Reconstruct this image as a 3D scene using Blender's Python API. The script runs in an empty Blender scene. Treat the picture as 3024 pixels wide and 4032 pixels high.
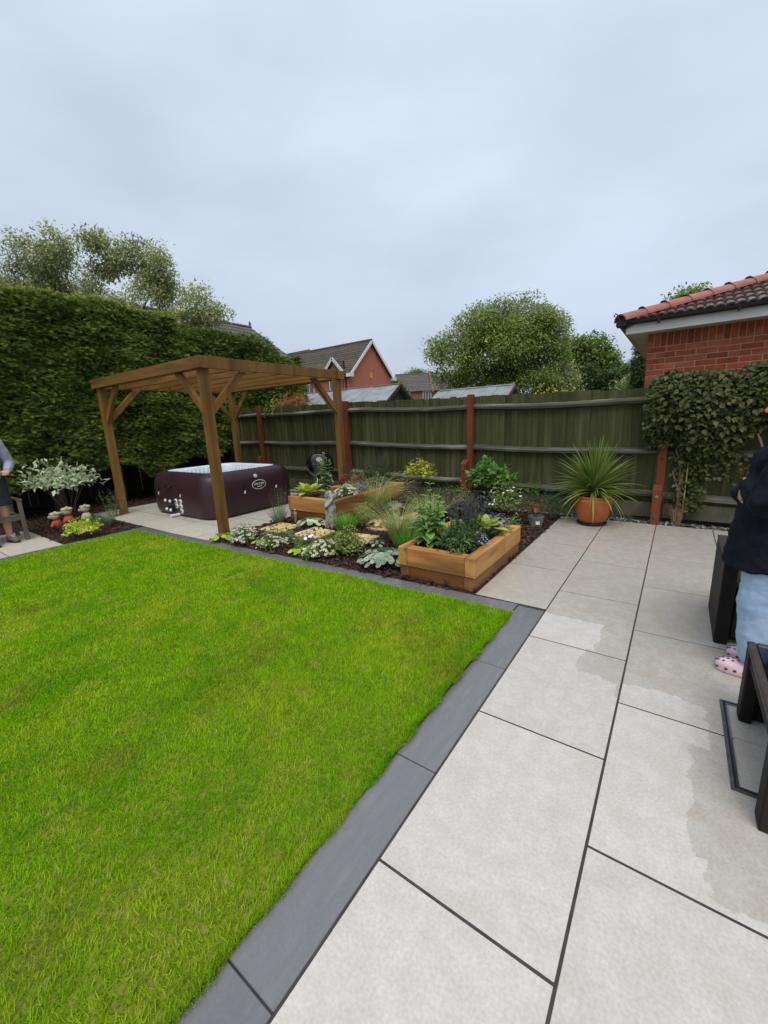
import bpy, bmesh, math, random
import numpy as np
from mathutils import Vector, Matrix

random.seed(11)
rng = np.random.default_rng(11)
SC = bpy.context.scene
COL = SC.collection
PI = math.pi

# ------------------------------------------------------------------ camera
cam = bpy.data.cameras.new('camera')
cam.sensor_fit = 'HORIZONTAL'; cam.sensor_width = 36.0; cam.lens = 19.067
cam.clip_start = 0.05; cam.clip_end = 2000
camo = bpy.data.objects.new('camera', cam); COL.objects.link(camo)
_y, _p, _r = math.radians(35.93327), math.radians(12.60522), math.radians(-2.54729)
_f = Vector((-math.sin(_y)*math.cos(_p), math.cos(_y)*math.cos(_p), -math.sin(_p)))
_rt = Vector((math.cos(_y), math.sin(_y), 0)); _u = _rt.cross(_f)
_R = math.cos(_r)*_rt + math.sin(_r)*_u; _U = -math.sin(_r)*_rt + math.cos(_r)*_u
camo.matrix_world = Matrix(((_R.x, _U.x, -_f.x, 0), (_R.y, _U.y, -_f.y, 0), (_R.z, _U.z, -_f.z, 1.53), (0, 0, 0, 1)))
SC.camera = camo

# ------------------------------------------------------------------ sky, sun, exposure
SUN_EL, SUN_AZ = math.radians(62), math.radians(150)      # azimuth clockwise from +Y
W = bpy.data.worlds.new('World'); SC.world = W; W.use_nodes = True
nt = W.node_tree; nt.nodes.clear()
out = nt.nodes.new('ShaderNodeOutputWorld'); bg = nt.nodes.new('ShaderNodeBackground')
sky = nt.nodes.new('ShaderNodeTexSky'); sky.sky_type = 'NISHITA'; sky.sun_disc = False
sky.sun_elevation = SUN_EL; sky.sun_rotation = SUN_AZ; sky.dust_density = 4.0
tc = nt.nodes.new('ShaderNodeTexCoord')
sep = nt.nodes.new('ShaderNodeSeparateXYZ'); nt.links.new(tc.outputs['Generated'], sep.inputs[0])
ramp = nt.nodes.new('ShaderNodeMapRange')               # overcast sky: brighter towards the zenith
ramp.inputs['From Min'].default_value = 0.0; ramp.inputs['From Max'].default_value = 1.0
nt.links.new(sep.outputs['Z'], ramp.inputs['Value'])
cr = nt.nodes.new('ShaderNodeMix'); cr.data_type = 'RGBA'
cr.inputs[6].default_value = (3.6, 4.05, 4.95, 1); cr.inputs[7].default_value = (5.95, 6.8, 7.75, 1)
nt.links.new(ramp.outputs[0], cr.inputs[0])
mp = nt.nodes.new('ShaderNodeMapping'); mp.inputs['Scale'].default_value = (1.0, 1.0, 2.6)
nt.links.new(tc.outputs['Generated'], mp.inputs[0])
nz = nt.nodes.new('ShaderNodeTexNoise'); nz.inputs['Scale'].default_value = 1.7; nz.inputs['Detail'].default_value = 5
nz.inputs['Roughness'].default_value = 0.45
nt.links.new(mp.outputs[0], nz.inputs[0])
nr = nt.nodes.new('ShaderNodeMapRange'); nr.inputs['From Min'].default_value = .3; nr.inputs['From Max'].default_value = .7
nr.inputs['To Min'].default_value = 0.82; nr.inputs['To Max'].default_value = 1.12
nt.links.new(nz.outputs[0], nr.inputs['Value'])
cm = nt.nodes.new('ShaderNodeVectorMath'); cm.operation = 'SCALE'
nt.links.new(cr.outputs[2], cm.inputs[0]); nt.links.new(nr.outputs[0], cm.inputs['Scale'])
mx = nt.nodes.new('ShaderNodeMix'); mx.data_type = 'RGBA'; mx.inputs[0].default_value = 0.92
nt.links.new(sky.outputs[0], mx.inputs[6]); nt.links.new(cm.outputs[0], mx.inputs[7])
nt.links.new(mx.outputs[2], bg.inputs[0]); bg.inputs[1].default_value = 0.1
nt.links.new(bg.outputs[0], out.inputs[0])

sl = bpy.data.lights.new('sun', 'SUN'); sl.energy = 1.5; sl.angle = math.radians(40); sl.color = (1, .93, .82)
so = bpy.data.objects.new('sun', sl); COL.objects.link(so)
_sd = Vector((math.sin(SUN_AZ)*math.cos(SUN_EL), math.cos(SUN_AZ)*math.cos(SUN_EL), math.sin(SUN_EL)))
so.rotation_euler = _sd.to_track_quat('Z', 'Y').to_euler(); so.location = (0, -5, 20)
SC.view_settings.view_transform = 'Standard'; SC.view_settings.look = 'None'
SC.view_settings.exposure = 0.58; SC.view_settings.gamma = 1.0
SC.view_settings.use_curve_mapping = False
SC.render.engine = 'CYCLES'

# ------------------------------------------------------------------ material helpers
def srgb(r, g, b):
    f = lambda c: (c/255/12.92) if c/255 <= .04045 else ((c/255+.055)/1.055)**2.4
    return (f(r), f(g), f(b))

def pmat(name, c1, c2=None, scale=6, rough=.6, rough2=None, bump=0, bscale=30, stretch=(1, 1, 1), objrnd=0.0,
         leaf=False, trans=0.35, spec=.25, metal=0, coat=0, detail=4, c3=None, c3scale=2, world=False, lo=.35, hi=.65, grain=0):
    m = bpy.data.materials.new(name); m.use_nodes = True
    t = m.node_tree; L = t.links.new; b = t.nodes['Principled BSDF']
    b.inputs['Roughness'].default_value = rough; b.inputs['Metallic'].default_value = metal
    b.inputs['Specular IOR Level'].default_value = spec
    if coat: b.inputs['Coat Weight'].default_value = coat; b.inputs['Coat Roughness'].default_value = .08
    if world:
        g = t.nodes.new('ShaderNodeNewGeometry'); vec = g.outputs['Position']
    else:
        g = t.nodes.new('ShaderNodeTexCoord'); vec = g.outputs['Object']
    oi = t.nodes.new('ShaderNodeObjectInfo')
    sc = t.nodes.new('ShaderNodeVectorMath'); sc.operation = 'MULTIPLY'; sc.inputs[1].default_value = stretch
    L(vec, sc.inputs[0])
    ad = t.nodes.new('ShaderNodeVectorMath'); ad.operation = 'ADD'
    if not world:
        k = t.nodes.new('ShaderNodeMath'); k.operation = 'MULTIPLY'; k.inputs[1].default_value = 37.0
        L(oi.outputs['Random'], k.inputs[0]); L(k.outputs[0], ad.inputs[1])
    L(sc.outputs[0], ad.inputs[0]); vec = ad.outputs[0]
    n = t.nodes.new('ShaderNodeTexNoise'); n.inputs['Scale'].default_value = scale; n.inputs['Detail'].default_value = detail
    L(vec, n.inputs[0])
    col = None
    if c2 is None: c2 = tuple(x*.8 for x in c1)
    mixn = t.nodes.new('ShaderNodeMix'); mixn.data_type = 'RGBA'
    mixn.inputs[6].default_value = (*c1, 1); mixn.inputs[7].default_value = (*c2, 1)
    if leaf:
        at = t.nodes.new('ShaderNodeAttribute'); at.attribute_name = 'rnd'
        if leaf == 'obj': L(oi.outputs['Random'], mixn.inputs[0])
        else: L(at.outputs['Fac'], mixn.inputs[0])
    else:
        mr = t.nodes.new('ShaderNodeMapRange'); mr.inputs['From Min'].default_value = lo; mr.inputs['From Max'].default_value = hi
        L(n.outputs[0], mr.inputs['Value']); L(mr.outputs[0], mixn.inputs[0])
    col = mixn.outputs[2]
    if c3 is not None:
        n3 = t.nodes.new('ShaderNodeTexNoise'); n3.inputs['Scale'].default_value = c3scale; n3.inputs['Detail'].default_value = 5
        L(vec, n3.inputs[0])
        m3 = t.nodes.new('ShaderNodeMapRange'); m3.inputs['From Min'].default_value = .5; m3.inputs['From Max'].default_value = .68
        L(n3.outputs[0], m3.inputs['Value'])
        x3 = t.nodes.new('ShaderNodeMix'); x3.data_type = 'RGBA'; x3.inputs[7].default_value = (*c3, 1)
        L(m3.outputs[0], x3.inputs[0]); L(col, x3.inputs[6]); col = x3.outputs[2]
    if objrnd:
        h = t.nodes.new('ShaderNodeMapRange'); h.inputs['To Min'].default_value = 1-objrnd; h.inputs['To Max'].default_value = 1+objrnd
        L(oi.outputs['Random'], h.inputs['Value'])
        v = t.nodes.new('ShaderNodeVectorMath'); v.operation = 'SCALE'; L(col, v.inputs[0]); L(h.outputs[0], v.inputs['Scale']); col = v.outputs[0]
    L(col, b.inputs['Base Color'])
    if rough2 is not None:
        rr = t.nodes.new('ShaderNodeMapRange'); rr.inputs['From Min'].default_value = .35; rr.inputs['From Max'].default_value = .65
        rr.inputs['To Min'].default_value = rough; rr.inputs['To Max'].default_value = rough2
        L(n.outputs[0], rr.inputs['Value']); L(rr.outputs[0], b.inputs['Roughness'])
    if grain:
        ng = t.nodes.new('ShaderNodeTexNoise'); ng.inputs['Scale'].default_value = grain; ng.inputs['Detail'].default_value = 3; L(vec, ng.inputs[0])
        hg = t.nodes.new('ShaderNodeMapRange'); hg.inputs['From Min'].default_value = .3; hg.inputs['From Max'].default_value = .7; hg.inputs['To Min'].default_value = .9; hg.inputs['To Max'].default_value = 1.1
        L(ng.outputs[0], hg.inputs['Value']); vg = t.nodes.new('ShaderNodeVectorMath'); vg.operation = 'SCALE'; L(col, vg.inputs[0]); L(hg.outputs[0], vg.inputs['Scale']); L(vg.outputs[0], b.inputs['Base Color'])
    if bump:
        nb = t.nodes.new('ShaderNodeTexNoise'); nb.inputs['Scale'].default_value = bscale; nb.inputs['Detail'].default_value = 5
        L(vec, nb.inputs[0])
        bp = t.nodes.new('ShaderNodeBump'); bp.inputs['Strength'].default_value = bump; bp.inputs['Distance'].default_value = .01
        L(nb.outputs[0], bp.inputs['Height']); L(bp.outputs[0], b.inputs['Normal'])
    if leaf and trans:
        o = t.nodes['Material Output']; tr = t.nodes.new('ShaderNodeBsdfTranslucent'); L(col, tr.inputs[0])
        ms = t.nodes.new('ShaderNodeMixShader'); ms.inputs[0].default_value = trans
        L(b.outputs[0], ms.inputs[1]); L(tr.outputs[0], ms.inputs[2]); L(ms.outputs[0], o.inputs[0])
    return m

def leafm(name, c1, c2, rough=.5, trans=.35, obj=False, spec=.28):
    return pmat(name, c1, c2, leaf='obj' if obj else True, rough=rough, trans=trans, spec=spec)

# ------------------------------------------------------------------ mesh helpers
class MB:
    def __init__(s): s.v = []; s.f = []
    def add(s, vs, fs):
        o = len(s.v); s.v += [tuple(v) for v in vs]; s.f += [tuple(i+o for i in f) for f in fs]; return s
    def box(s, c, d, R=None):
        x, y, z = d[0]/2, d[1]/2, d[2]/2
        vs = [Vector(p) for p in ((-x,-y,-z),(x,-y,-z),(x,y,-z),(-x,y,-z),(-x,-y,z),(x,-y,z),(x,y,z),(-x,y,z))]
        if R is not None: vs = [R @ v for v in vs]
        c = Vector(c)
        return s.add([v+c for v in vs], [(3,2,1,0),(4,5,6,7),(0,1,5,4),(1,2,6,5),(2,3,7,6),(3,0,4,7)])
    def bar(s, a, b, w, h, up=(0,0,1)):
        a = Vector(a); b = Vector(b); d = (b-a); n = d.normalized(); u = Vector(up)
        x = n.cross(u).normalized(); u = x.cross(n)
        R = Matrix((x, n, u)).transposed()
        return s.box((a+b)/2, (w, d.length, h), R)
    def tube(s, pts, rad, seg=8, cap=True):
        pts = [Vector(p) for p in pts]
        if not hasattr(rad, '__len__'): rad = [rad]*len(pts)
        rings = []; up = Vector((0,0,1)); o = len(s.v)
        for i, p in enumerate(pts):
            d = (pts[min(i+1, len(pts)-1)]-pts[max(i-1, 0)]).normalized()
            if abs(d.z) > .95: up = Vector((1,0,0))
            else: up = Vector((0,0,1))
            x = d.cross(up).normalized(); y = x.cross(d)
            for k in range(seg):
                a = 2*PI*k/seg; s.v.append(tuple(p+(x*math.cos(a)+y*math.sin(a))*rad[i]))
        for i in range(len(pts)-1):
            for k in range(seg):
                a = o+i*seg+k; b = o+i*seg+(k+1) % seg
                s.f.append((a, b, b+seg, a+seg))
        if cap:
            s.f.append(tuple(o+k for k in reversed(range(seg)))); e = o+(len(pts)-1)*seg
            s.f.append(tuple(e+k for k in range(seg)))
        return s
    def lathe(s, prof, seg=24, c=(0,0,0), sx=1, sy=1):
        o = len(s.v)
        for r, z in prof:
            for k in range(seg):
                a = 2*PI*k/seg; s.v.append((c[0]+r*math.cos(a)*sx, c[1]+r*math.sin(a)*sy, c[2]+z))
        for i in range(len(prof)-1):
            for k in range(seg):
                a = o+i*seg+k; b = o+i*seg+(k+1) % seg
                s.f.append((a, b, b+seg, a+seg))
        s.f.append(tuple(o+k for k in reversed(range(seg)))); e = o+(len(prof)-1)*seg
        s.f.append(tuple(e+k for k in range(seg)))
        return s
    def ell(s, c, r, seg=14, rings=9, R=None):
        vs = []; fs = []; c = Vector(c)
        if not hasattr(r, '__len__'): r = (r, r, r)
        for i in range(rings+1):
            t = PI*i/rings
            for k in range(seg):
                a = 2*PI*k/seg
                v = Vector((r[0]*math.sin(t)*math.cos(a), r[1]*math.sin(t)*math.sin(a), -r[2]*math.cos(t)))
                if R is not None: v = R @ v
                vs.append(v+c)
        for i in range(rings):
            for k in range(seg):
                a = i*seg+k; b = i*seg+(k+1) % seg
                fs.append((a, b, b+seg, a+seg))
        return s.add(vs, fs)
    def caps(s, a, b, r1, r2, seg=12):
        a = Vector(a); b = Vector(b); n = 5
        s.tube([a.lerp(b, i/n) for i in range(n+1)], [r1+(r2-r1)*i/n for i in range(n+1)], seg)
        s.ell(a, r1, seg, 8); s.ell(b, r2, seg, 8); return s
    def loft(s, loops, close=True, cap0=True, cap1=True):
        o = len(s.v); n = len(loops[0])
        for lp in loops: s.v += [tuple(p) for p in lp]
        for i in range(len(loops)-1):
            for k in range(n if close else n-1):
                a = o+i*n+k; b = o+i*n+(k+1) % n
                s.f.append((a, b, b+n, a+n))
        if cap0: s.f.append(tuple(o+k for k in reversed(range(n))))
        if cap1: e = o+(len(loops)-1)*n; s.f.append(tuple(e+k for k in range(n)))
        return s
    def prism(s, poly, z0, z1):
        n = len(poly); o = len(s.v)
        s.v += [(x, y, z0) for x, y in poly]+[(x, y, z1) for x, y in poly]
        s.f.append(tuple(o+k for k in reversed(range(n)))); s.f.append(tuple(o+n+k for k in range(n)))
        for k in range(n): s.f.append((o+k, o+(k+1) % n, o+n+(k+1) % n, o+n+k))
        return s
    def mesh(s, name, bevel=0, smooth=False, segs=1, clean=False):
        me = bpy.data.meshes.new(name); me.from_pydata(s.v, [], s.f)
        if bevel or clean:
            bm = bmesh.new(); bm.from_mesh(me)
            if clean: bmesh.ops.remove_doubles(bm, verts=bm.verts, dist=1e-5)
            bmesh.ops.recalc_face_normals(bm, faces=bm.faces)
            if bevel: bmesh.ops.bevel(bm, geom=bm.edges[:], offset=bevel, segments=segs, affect='EDGES', profile=.6)
            bm.to_mesh(me); bm.free()
        if smooth: me.polygons.foreach_set('use_smooth', [True]*len(me.polygons))
        me.update(); return me

def link(name, data, mat=None, parent=None, loc=(0,0,0), rot=(0,0,0)):
    if mat is not None and data is not None and not data.materials: data.materials.append(mat)
    o = bpy.data.objects.new(name, data); COL.objects.link(o)
    o.location = loc; o.rotation_euler = rot
    if parent is not None: o.parent = parent
    return o

def obj(name, mb, mat, parent=None, loc=(0,0,0), rot=(0,0,0), bevel=0, smooth=False, segs=1, clean=False, kind=None):
    o = link(name, mb.mesh(name, bevel, smooth, segs, clean), mat, parent, loc, rot)
    if kind: o['kind'] = kind
    return o

def tag(o, label, cat, group=None):
    o['label'] = label; o['category'] = cat
    if group: o['group'] = group
    return o

def thing(name, label, cat, loc=(0,0,0), rotz=0, group=None):
    o = bpy.data.objects.new(name, None); COL.objects.link(o); o.empty_display_size = .2
    o.location = loc; o.rotation_euler = (0, 0, rotz)
    return tag(o, label, cat, group)

def struct(o, kind='structure'):
    o['kind'] = kind; return o

def npmesh(name, V, F, rnd=None, smooth=False):
    V = np.asarray(V, np.float32).reshape(-1, 3); F = np.asarray(F, np.int32); k = F.shape[1]
    me = bpy.data.meshes.new(name)
    me.vertices.add(len(V)); me.vertices.foreach_set('co', V.ravel())
    me.loops.add(F.size); me.loops.foreach_set('vertex_index', F.ravel())
    me.polygons.add(len(F)); me.polygons.foreach_set('loop_start', np.arange(0, F.size, k, dtype=np.int32))
    me.polygons.foreach_set('loop_total', np.full(len(F), k, np.int32))
    if rnd is not None:
        a = me.attributes.new('rnd', 'FLOAT', 'POINT'); a.data.foreach_set('value', np.asarray(rnd, np.float32))
    if smooth: me.polygons.foreach_set('use_smooth', np.ones(len(F), bool))
    me.update(calc_edges=True); me.validate(); return me

# leaf templates: x across, y along, z up out of the leaf
LEAF = (np.array([(0,0,0),(-.5,.42,.1),(0,.45,0),(.5,.42,.1),(0,1,-.08)], float), [(0,3,4,2),(0,2,4,1)])
BLADE = (np.array([(-.5,0,0),(.5,0,0),(.42,.5,.06),(-.42,.5,.06),(.08,1,.24),(-.08,1,.24)], float), [(0,1,2,3),(3,2,4,5)])
def _spray():
    v = []; f = []
    for s in (-1, 1):
        for y in (.05, .3, .55):
            o = len(v); k = 1-.35*y
            v += [(0,y,0),(s*.24*k,y+.06,.03),(s*.55*k,y+.3,-.03),(s*.12*k,y+.2,.02)]; f.append((o,o+1,o+2,o+3))
    o = len(v); v += [(0,.55,0),(.1,.75,0),(0,1.05,-.08),(-.1,.75,0)]; f.append((o,o+1,o+2,o+3))
    return np.array(v, float), f
SPRAY = _spray()
def _round(n=12, a=.5, b=.44, cup=.1):
    v = [(0,.5,-.04)]
    for i in range(n):
        t = 2*PI*i/n-PI/2; r = a if i % 2 else b
        v.append((r*math.cos(t), .5+r*math.sin(t), cup*(.5 if i % 2 else 1)*r))
    f = [(0, 1+i, 1+(i+1) % n, 1+(i+2) % n) for i in range(0, n, 2)]
    return np.array(v, float), f
ROUND = _round()
STAR = _round(10, .5, .2, .15)
DISC = _round(8, .5, .5, .2)
def _maple():
    pts = [(0,0),(.16,.22),(.5,.18),(.33,.42),(.5,.66),(.2,.62),(0,1),(-.2,.62),(-.5,.66),(-.33,.42),(-.5,.18),(-.16,.22)]
    v = [(0,.38,.03)]+[(x, y, -.05*abs(x)*2) for x, y in pts]; n = 12
    return np.array(v, float), [(0, 1+i, 1+(i+1) % n, 1+(i+2) % n) for i in range(0, n, 2)]
MAPLE = _maple()

def frames(D, N):
    D = D/np.maximum(np.linalg.norm(D, axis=1, keepdims=True), 1e-6)
    X = np.cross(D, N); l = np.linalg.norm(X, axis=1, keepdims=True)
    X = np.where(l < 1e-4, np.cross(D, np.array([[1., .3, .2]])), X); X /= np.linalg.norm(X, axis=1, keepdims=True)
    return X, D, np.cross(X, D)

def cloudmesh(name, P, D, N, L, Wd, tm, rnd):
    T, F = tm; n = len(P); k = len(T)
    X, D, Z = frames(np.asarray(D, float), np.asarray(N, float))
    L = np.broadcast_to(L, (n,)).astype(float); Wd = np.broadcast_to(Wd, (n,)).astype(float)
    V = (np.asarray(P)[:, None, :] + (T[None, :, 0]*Wd[:, None])[..., None]*X[:, None, :]
         + (T[None, :, 1]*L[:, None])[..., None]*D[:, None, :] + (T[None, :, 2]*L[:, None])[..., None]*Z[:, None, :])
    FF = (np.asarray(F)[None]+(np.arange(n)*k)[:, None, None]).reshape(-1, len(F[0]))
    return npmesh(name, V, FF, np.repeat(rnd, k))

def cloud(name, parent, P, D, N, L, Wd, tm, mat, rnd=None, kind='stuff', loc=(0,0,0)):
    if rnd is None: rnd = rng.random(len(P))
    o = link(name, cloudmesh(name, P, D, N, L, Wd, tm, rnd), mat, parent, loc)
    if kind: o['kind'] = kind
    return o

def leafobj(name, me, parent, pos, D, N, L, Wd, mat=None):
    X, D, Z = frames(np.array([D], float), np.array([N], float))
    o = link(name, me, mat, parent)
    M = Matrix.Identity(4)
    for c, a, s in ((0, X[0], Wd), (1, D[0], L), (2, Z[0], L)):
        for r in range(3): M[r][c] = a[r]*s
    for r in range(3): M[r][3] = pos[r]
    o.matrix_basis = M
    return o

def rdir(n): d = rng.normal(size=(n, 3)); return d/np.linalg.norm(d, axis=1, keepdims=True)
def unit(v): return v/np.linalg.norm(v, axis=-1, keepdims=True)

def remeshed(name, mb, voxel, smooth=6, disp=0, dscale=.05):
    me = mb.mesh(name, clean=True); o = bpy.data.objects.new('tmp', me); COL.objects.link(o)
    m = o.modifiers.new('r', 'REMESH'); m.mode = 'VOXEL'; m.voxel_size = voxel
    if smooth: s = o.modifiers.new('s', 'SMOOTH'); s.iterations = smooth; s.factor = .5
    if disp:
        tx = bpy.data.textures.new('t', 'CLOUDS'); tx.noise_scale = dscale; tx.noise_depth = 3
        d = o.modifiers.new('d', 'DISPLACE'); d.texture = tx; d.strength = disp
    dg = bpy.context.evaluated_depsgraph_get(); ev = o.evaluated_get(dg)
    r = bpy.data.meshes.new_from_object(ev); r.name = name
    r.polygons.foreach_set('use_smooth', [True]*len(r.polygons))
    bpy.data.objects.remove(o); bpy.data.meshes.remove(me)
    return r
# ================================================================== GROUND
M_earth = pmat('earth', (.05,.06,.025), (.09,.08,.04), scale=.6, rough=.95)
g = MB().add([(-300,-200,-.06),(300,-200,-.06),(300,500,-.06),(-300,500,-.06)], [(0,1,2,3)])
struct(obj('ground', g, M_earth))

# ---- patio slabs
def slab_material():
    m = pmat('porcelain_slab', (.392,.360,.318), (.424,.397,.362), scale=15, spec=.5, grain=90, rough=.24, rough2=.36, bump=.06, bscale=22,
             objrnd=.035, c3=(.388,.346,.302), c3scale=6, detail=9, lo=.38, hi=.62)
    t = m.node_tree; L = t.links.new; b = t.nodes['Principled BSDF']
    col = b.inputs['Base Color'].links[0].from_socket; rsock = b.inputs['Roughness'].links[0].from_socket
    # the dry area of the paving, paler, with a ragged outline
    geo = t.nodes.new('ShaderNodeNewGeometry')
    nz = t.nodes.new('ShaderNodeTexNoise'); nz.inputs['Scale'].default_value = 7; nz.inputs['Detail'].default_value = 6; nz.inputs['Roughness'].default_value = .65
    L(geo.outputs['Position'], nz.inputs[0])
    sb = t.nodes.new('ShaderNodeVectorMath'); sb.operation = 'SUBTRACT'; sb.inputs[1].default_value = (.5,.5,.5); L(nz.outputs['Color'], sb.inputs[0])
    sc = t.nodes.new('ShaderNodeVectorMath'); sc.operation = 'SCALE'; sc.inputs['Scale'].default_value = .14; L(sb.outputs[0], sc.inputs[0])
    ad = t.nodes.new('ShaderNodeVectorMath'); ad.operation = 'ADD'; L(geo.outputs['Position'], ad.inputs[0]); L(sc.outputs[0], ad.inputs[1])
    sp = t.nodes.new('ShaderNodeSeparateXYZ'); L(ad.outputs[0], sp.inputs[0])
    def mth(op, a, b2):
        n = t.nodes.new('ShaderNodeMath'); n.operation = op
        for i, q in enumerate((a, b2)):
            if isinstance(q, (int, float)): n.inputs[i].default_value = q
            else: L(q, n.inputs[i])
        return n.outputs[0]
    X, Y = sp.outputs['X'], sp.outputs['Y']
    def rect(x0, x1, y0, y1):
        return mth('MULTIPLY', mth('MULTIPLY', mth('GREATER_THAN', X, x0), mth('LESS_THAN', X, x1)), mth('MULTIPLY', mth('GREATER_THAN', Y, y0), mth('LESS_THAN', Y, y1)))
    acc = None
    for r in ((-.9,-.32,2.72,3.12), (-.9,-.38,2.2,2.74), (-.5,-.16,2.0,2.44), (-.13,.24,2.1,2.46), (-.13,.17,1.5,2.2), (-.13,.21,1.3,1.5), (-.13,3,-3,1.38), (-.9,-.1,-2,2.3)):
        q = rect(*r); acc = q if acc is None else mth('MAXIMUM', acc, q)
    lt = t.nodes.new('ShaderNodeMix'); lt.data_type = 'RGBA'; lt.blend_type = 'MIX'
    br = t.nodes.new('ShaderNodeVectorMath'); br.operation = 'SCALE'; br.inputs['Scale'].default_value = 1.2; L(col, br.inputs[0])
    hs = t.nodes.new('ShaderNodeHueSaturation'); hs.inputs['Saturation'].default_value = .75; L(br.outputs[0], hs.inputs['Color'])
    L(acc, lt.inputs[0]); L(col, lt.inputs[6]); L(hs.outputs[0], lt.inputs[7]); L(lt.outputs[2], b.inputs['Base Color'])
    rm = t.nodes.new('ShaderNodeMix'); rm.data_type = 'FLOAT'; L(acc, rm.inputs[0]); rm.inputs[3].default_value = .5
    wet = mth('SUBTRACT', rsock, .12); L(wet, rm.inputs[2]); L(rm.outputs[0], b.inputs['Roughness'])
    return m
M_slab = slab_material()
M_grout = pmat('grout', (.040,.033,.034), (.06,.05,.05), scale=20, rough=.9)
_sc = {}
def slab(parent, x0, x1, y0, y1, z=0.0, th=.02, mat=None, name='paving_slab', bevel=.0012):
    k = (round(x1-x0, 3), round(y1-y0, 3), th, mat.name)
    if k not in _sc:
        _sc[k] = MB().box((0,0,-th/2), (x1-x0, y1-y0, th)).mesh(name, bevel)
    return link(name, _sc[k], mat, parent, ((x0+x1)/2, (y0+y1)/2, z))
J = .005
patio = struct(obj('patio', MB().add([(-1.345,3.165,-.0014),(-.742,3.165,-.0014),(-.742,-2.6,-.0014),(3.2,-2.6,-.0014),(3.2,6.46,-.0014),(-1.345,6.46,-.0014)], [(0,1,2,3,4,5)]), M_grout))
def column(par, x0, x1, cuts, mat=M_slab):
    for a, b in zip(cuts[:-1], cuts[1:]):
        slab(par, x0+J, x1-J, a+J, b-J, mat=mat)
cutsA = [-2.6]+[.89-.906*3+.906*i for i in range(10)]+[6.46]
cutsA = [c for c in cutsA if c <= 6.3]+[6.46]
cutsB = [-2.6]+[1.344-.906*4+.906*i for i in range(9)]
cutsB = [c for c in cutsB if -2.5 < c < 6.4]; cutsB = [-2.6]+cutsB+[6.46]
column(patio, -1.341, -.737, [3.17, 4.09, 5.0, 5.91, 6.46])
xs = [-.737, -.136, .462, 1.065, 1.668, 2.271, 2.874]
for i in range(6): column(patio, xs[i], xs[i+1], cutsA if i % 2 == 0 else cutsB)

# ---- dark edging round the lawn
M_edge = pmat('slate_edging', (.150,.152,.160), (.122,.125,.133), scale=6, spec=.6, grain=140, rough=.22, rough2=.30, stretch=(3,.6,1), bump=.08, bscale=9, objrnd=.05,
              c3=(.165,.167,.17), c3scale=6, detail=9)
edging = struct(obj('edging', MB().prism([(-.955,-2.6),(-.744,-2.6),(-.744,3.16),(-.955,3.0)], -.05, -.006), M_grout))
y = .415-.906*3
_em = MB().box((0,0,-.01), (.205,.9,.02)).mesh('edging_slab', .0025)
for i in range(6): link('edging_slab', _em, M_edge, edging, (-.8445, y+.453+.906*i, .001))
def eline(x): return 3.165+(x+.74)*(3.165-2.945)/(7.1-.74)       # outer line of the front edging
x = -.955
while x > -7.0:
    x2 = max(x-.906, -7.08)
    a, b = x-.002, x2+.002
    obj('edging_slab', MB().prism([(b, eline(b)-.165), (a, eline(a)-.165), (a, eline(a)), (b, eline(b))], -.018, .001), M_edge, edging, bevel=.002)
    x = x2
for i in range(6):
    obj('edging_slab', MB().prism([(-7.04,-2.5+.88*i),(-6.9,-2.5+.88*i),(-6.9,-1.624+.88*i),(-7.04,-1.624+.88*i)], -.018, .001), M_edge, edging, bevel=.002)

# ---- hot tub terrace and the left terrace
terr = struct(obj('terrace', MB().add([(-9.2,2.93,-.0014),(-5.27,2.99,-.0014),(-5.2,6.35,-.0014),(-9.2,6.35,-.0014)], [(0,1,2,3)]), M_grout))
M_slab2 = pmat('terrace_slab', (.49,.46,.405), (.43,.395,.335), scale=12, spec=.4, grain=90, rough=.42, rough2=.5, bump=.05, bscale=14, objrnd=.05, detail=7)
for r in range(6):
    y0 = 2.975+r*.6; y1 = min(y0+.6, 6.35); x = -9.2; off = .45 if r % 2 else .9
    if y1-y0 < .1: continue
    while x < -5.3:
        x2 = min(x+off, -5.265); off = .9
        if x2-x > .05: slab(terr, x+.006, x2-.006, y0+.006, y1-.006, mat=M_slab2)
        x = x2
lterr = struct(obj('side_terrace', MB().add([(-10.4,-2.6,-.0014),(-7.05,-2.6,-.0014),(-7.05,1.86,-.0014),(-8.75,1.86,-.0014),(-8.75,1.0,-.0014),(-10.4,1.0,-.0014)], [(0,1,2,3,4,5)]), M_grout))
for r in range(7):
    y1 = 1.86-r*.6; y0 = y1-.6; x = -7.05; off = .9 if r % 2 == 0 else .45
    lim = -8.75 if y1 > 1.1 else -10.4
    while x > lim+.05:
        x2 = max(x-off, lim); off = .9
        slab(lterr, x2+J, x-J, y0+J, y1-J, mat=M_slab2); x = x2

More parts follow.
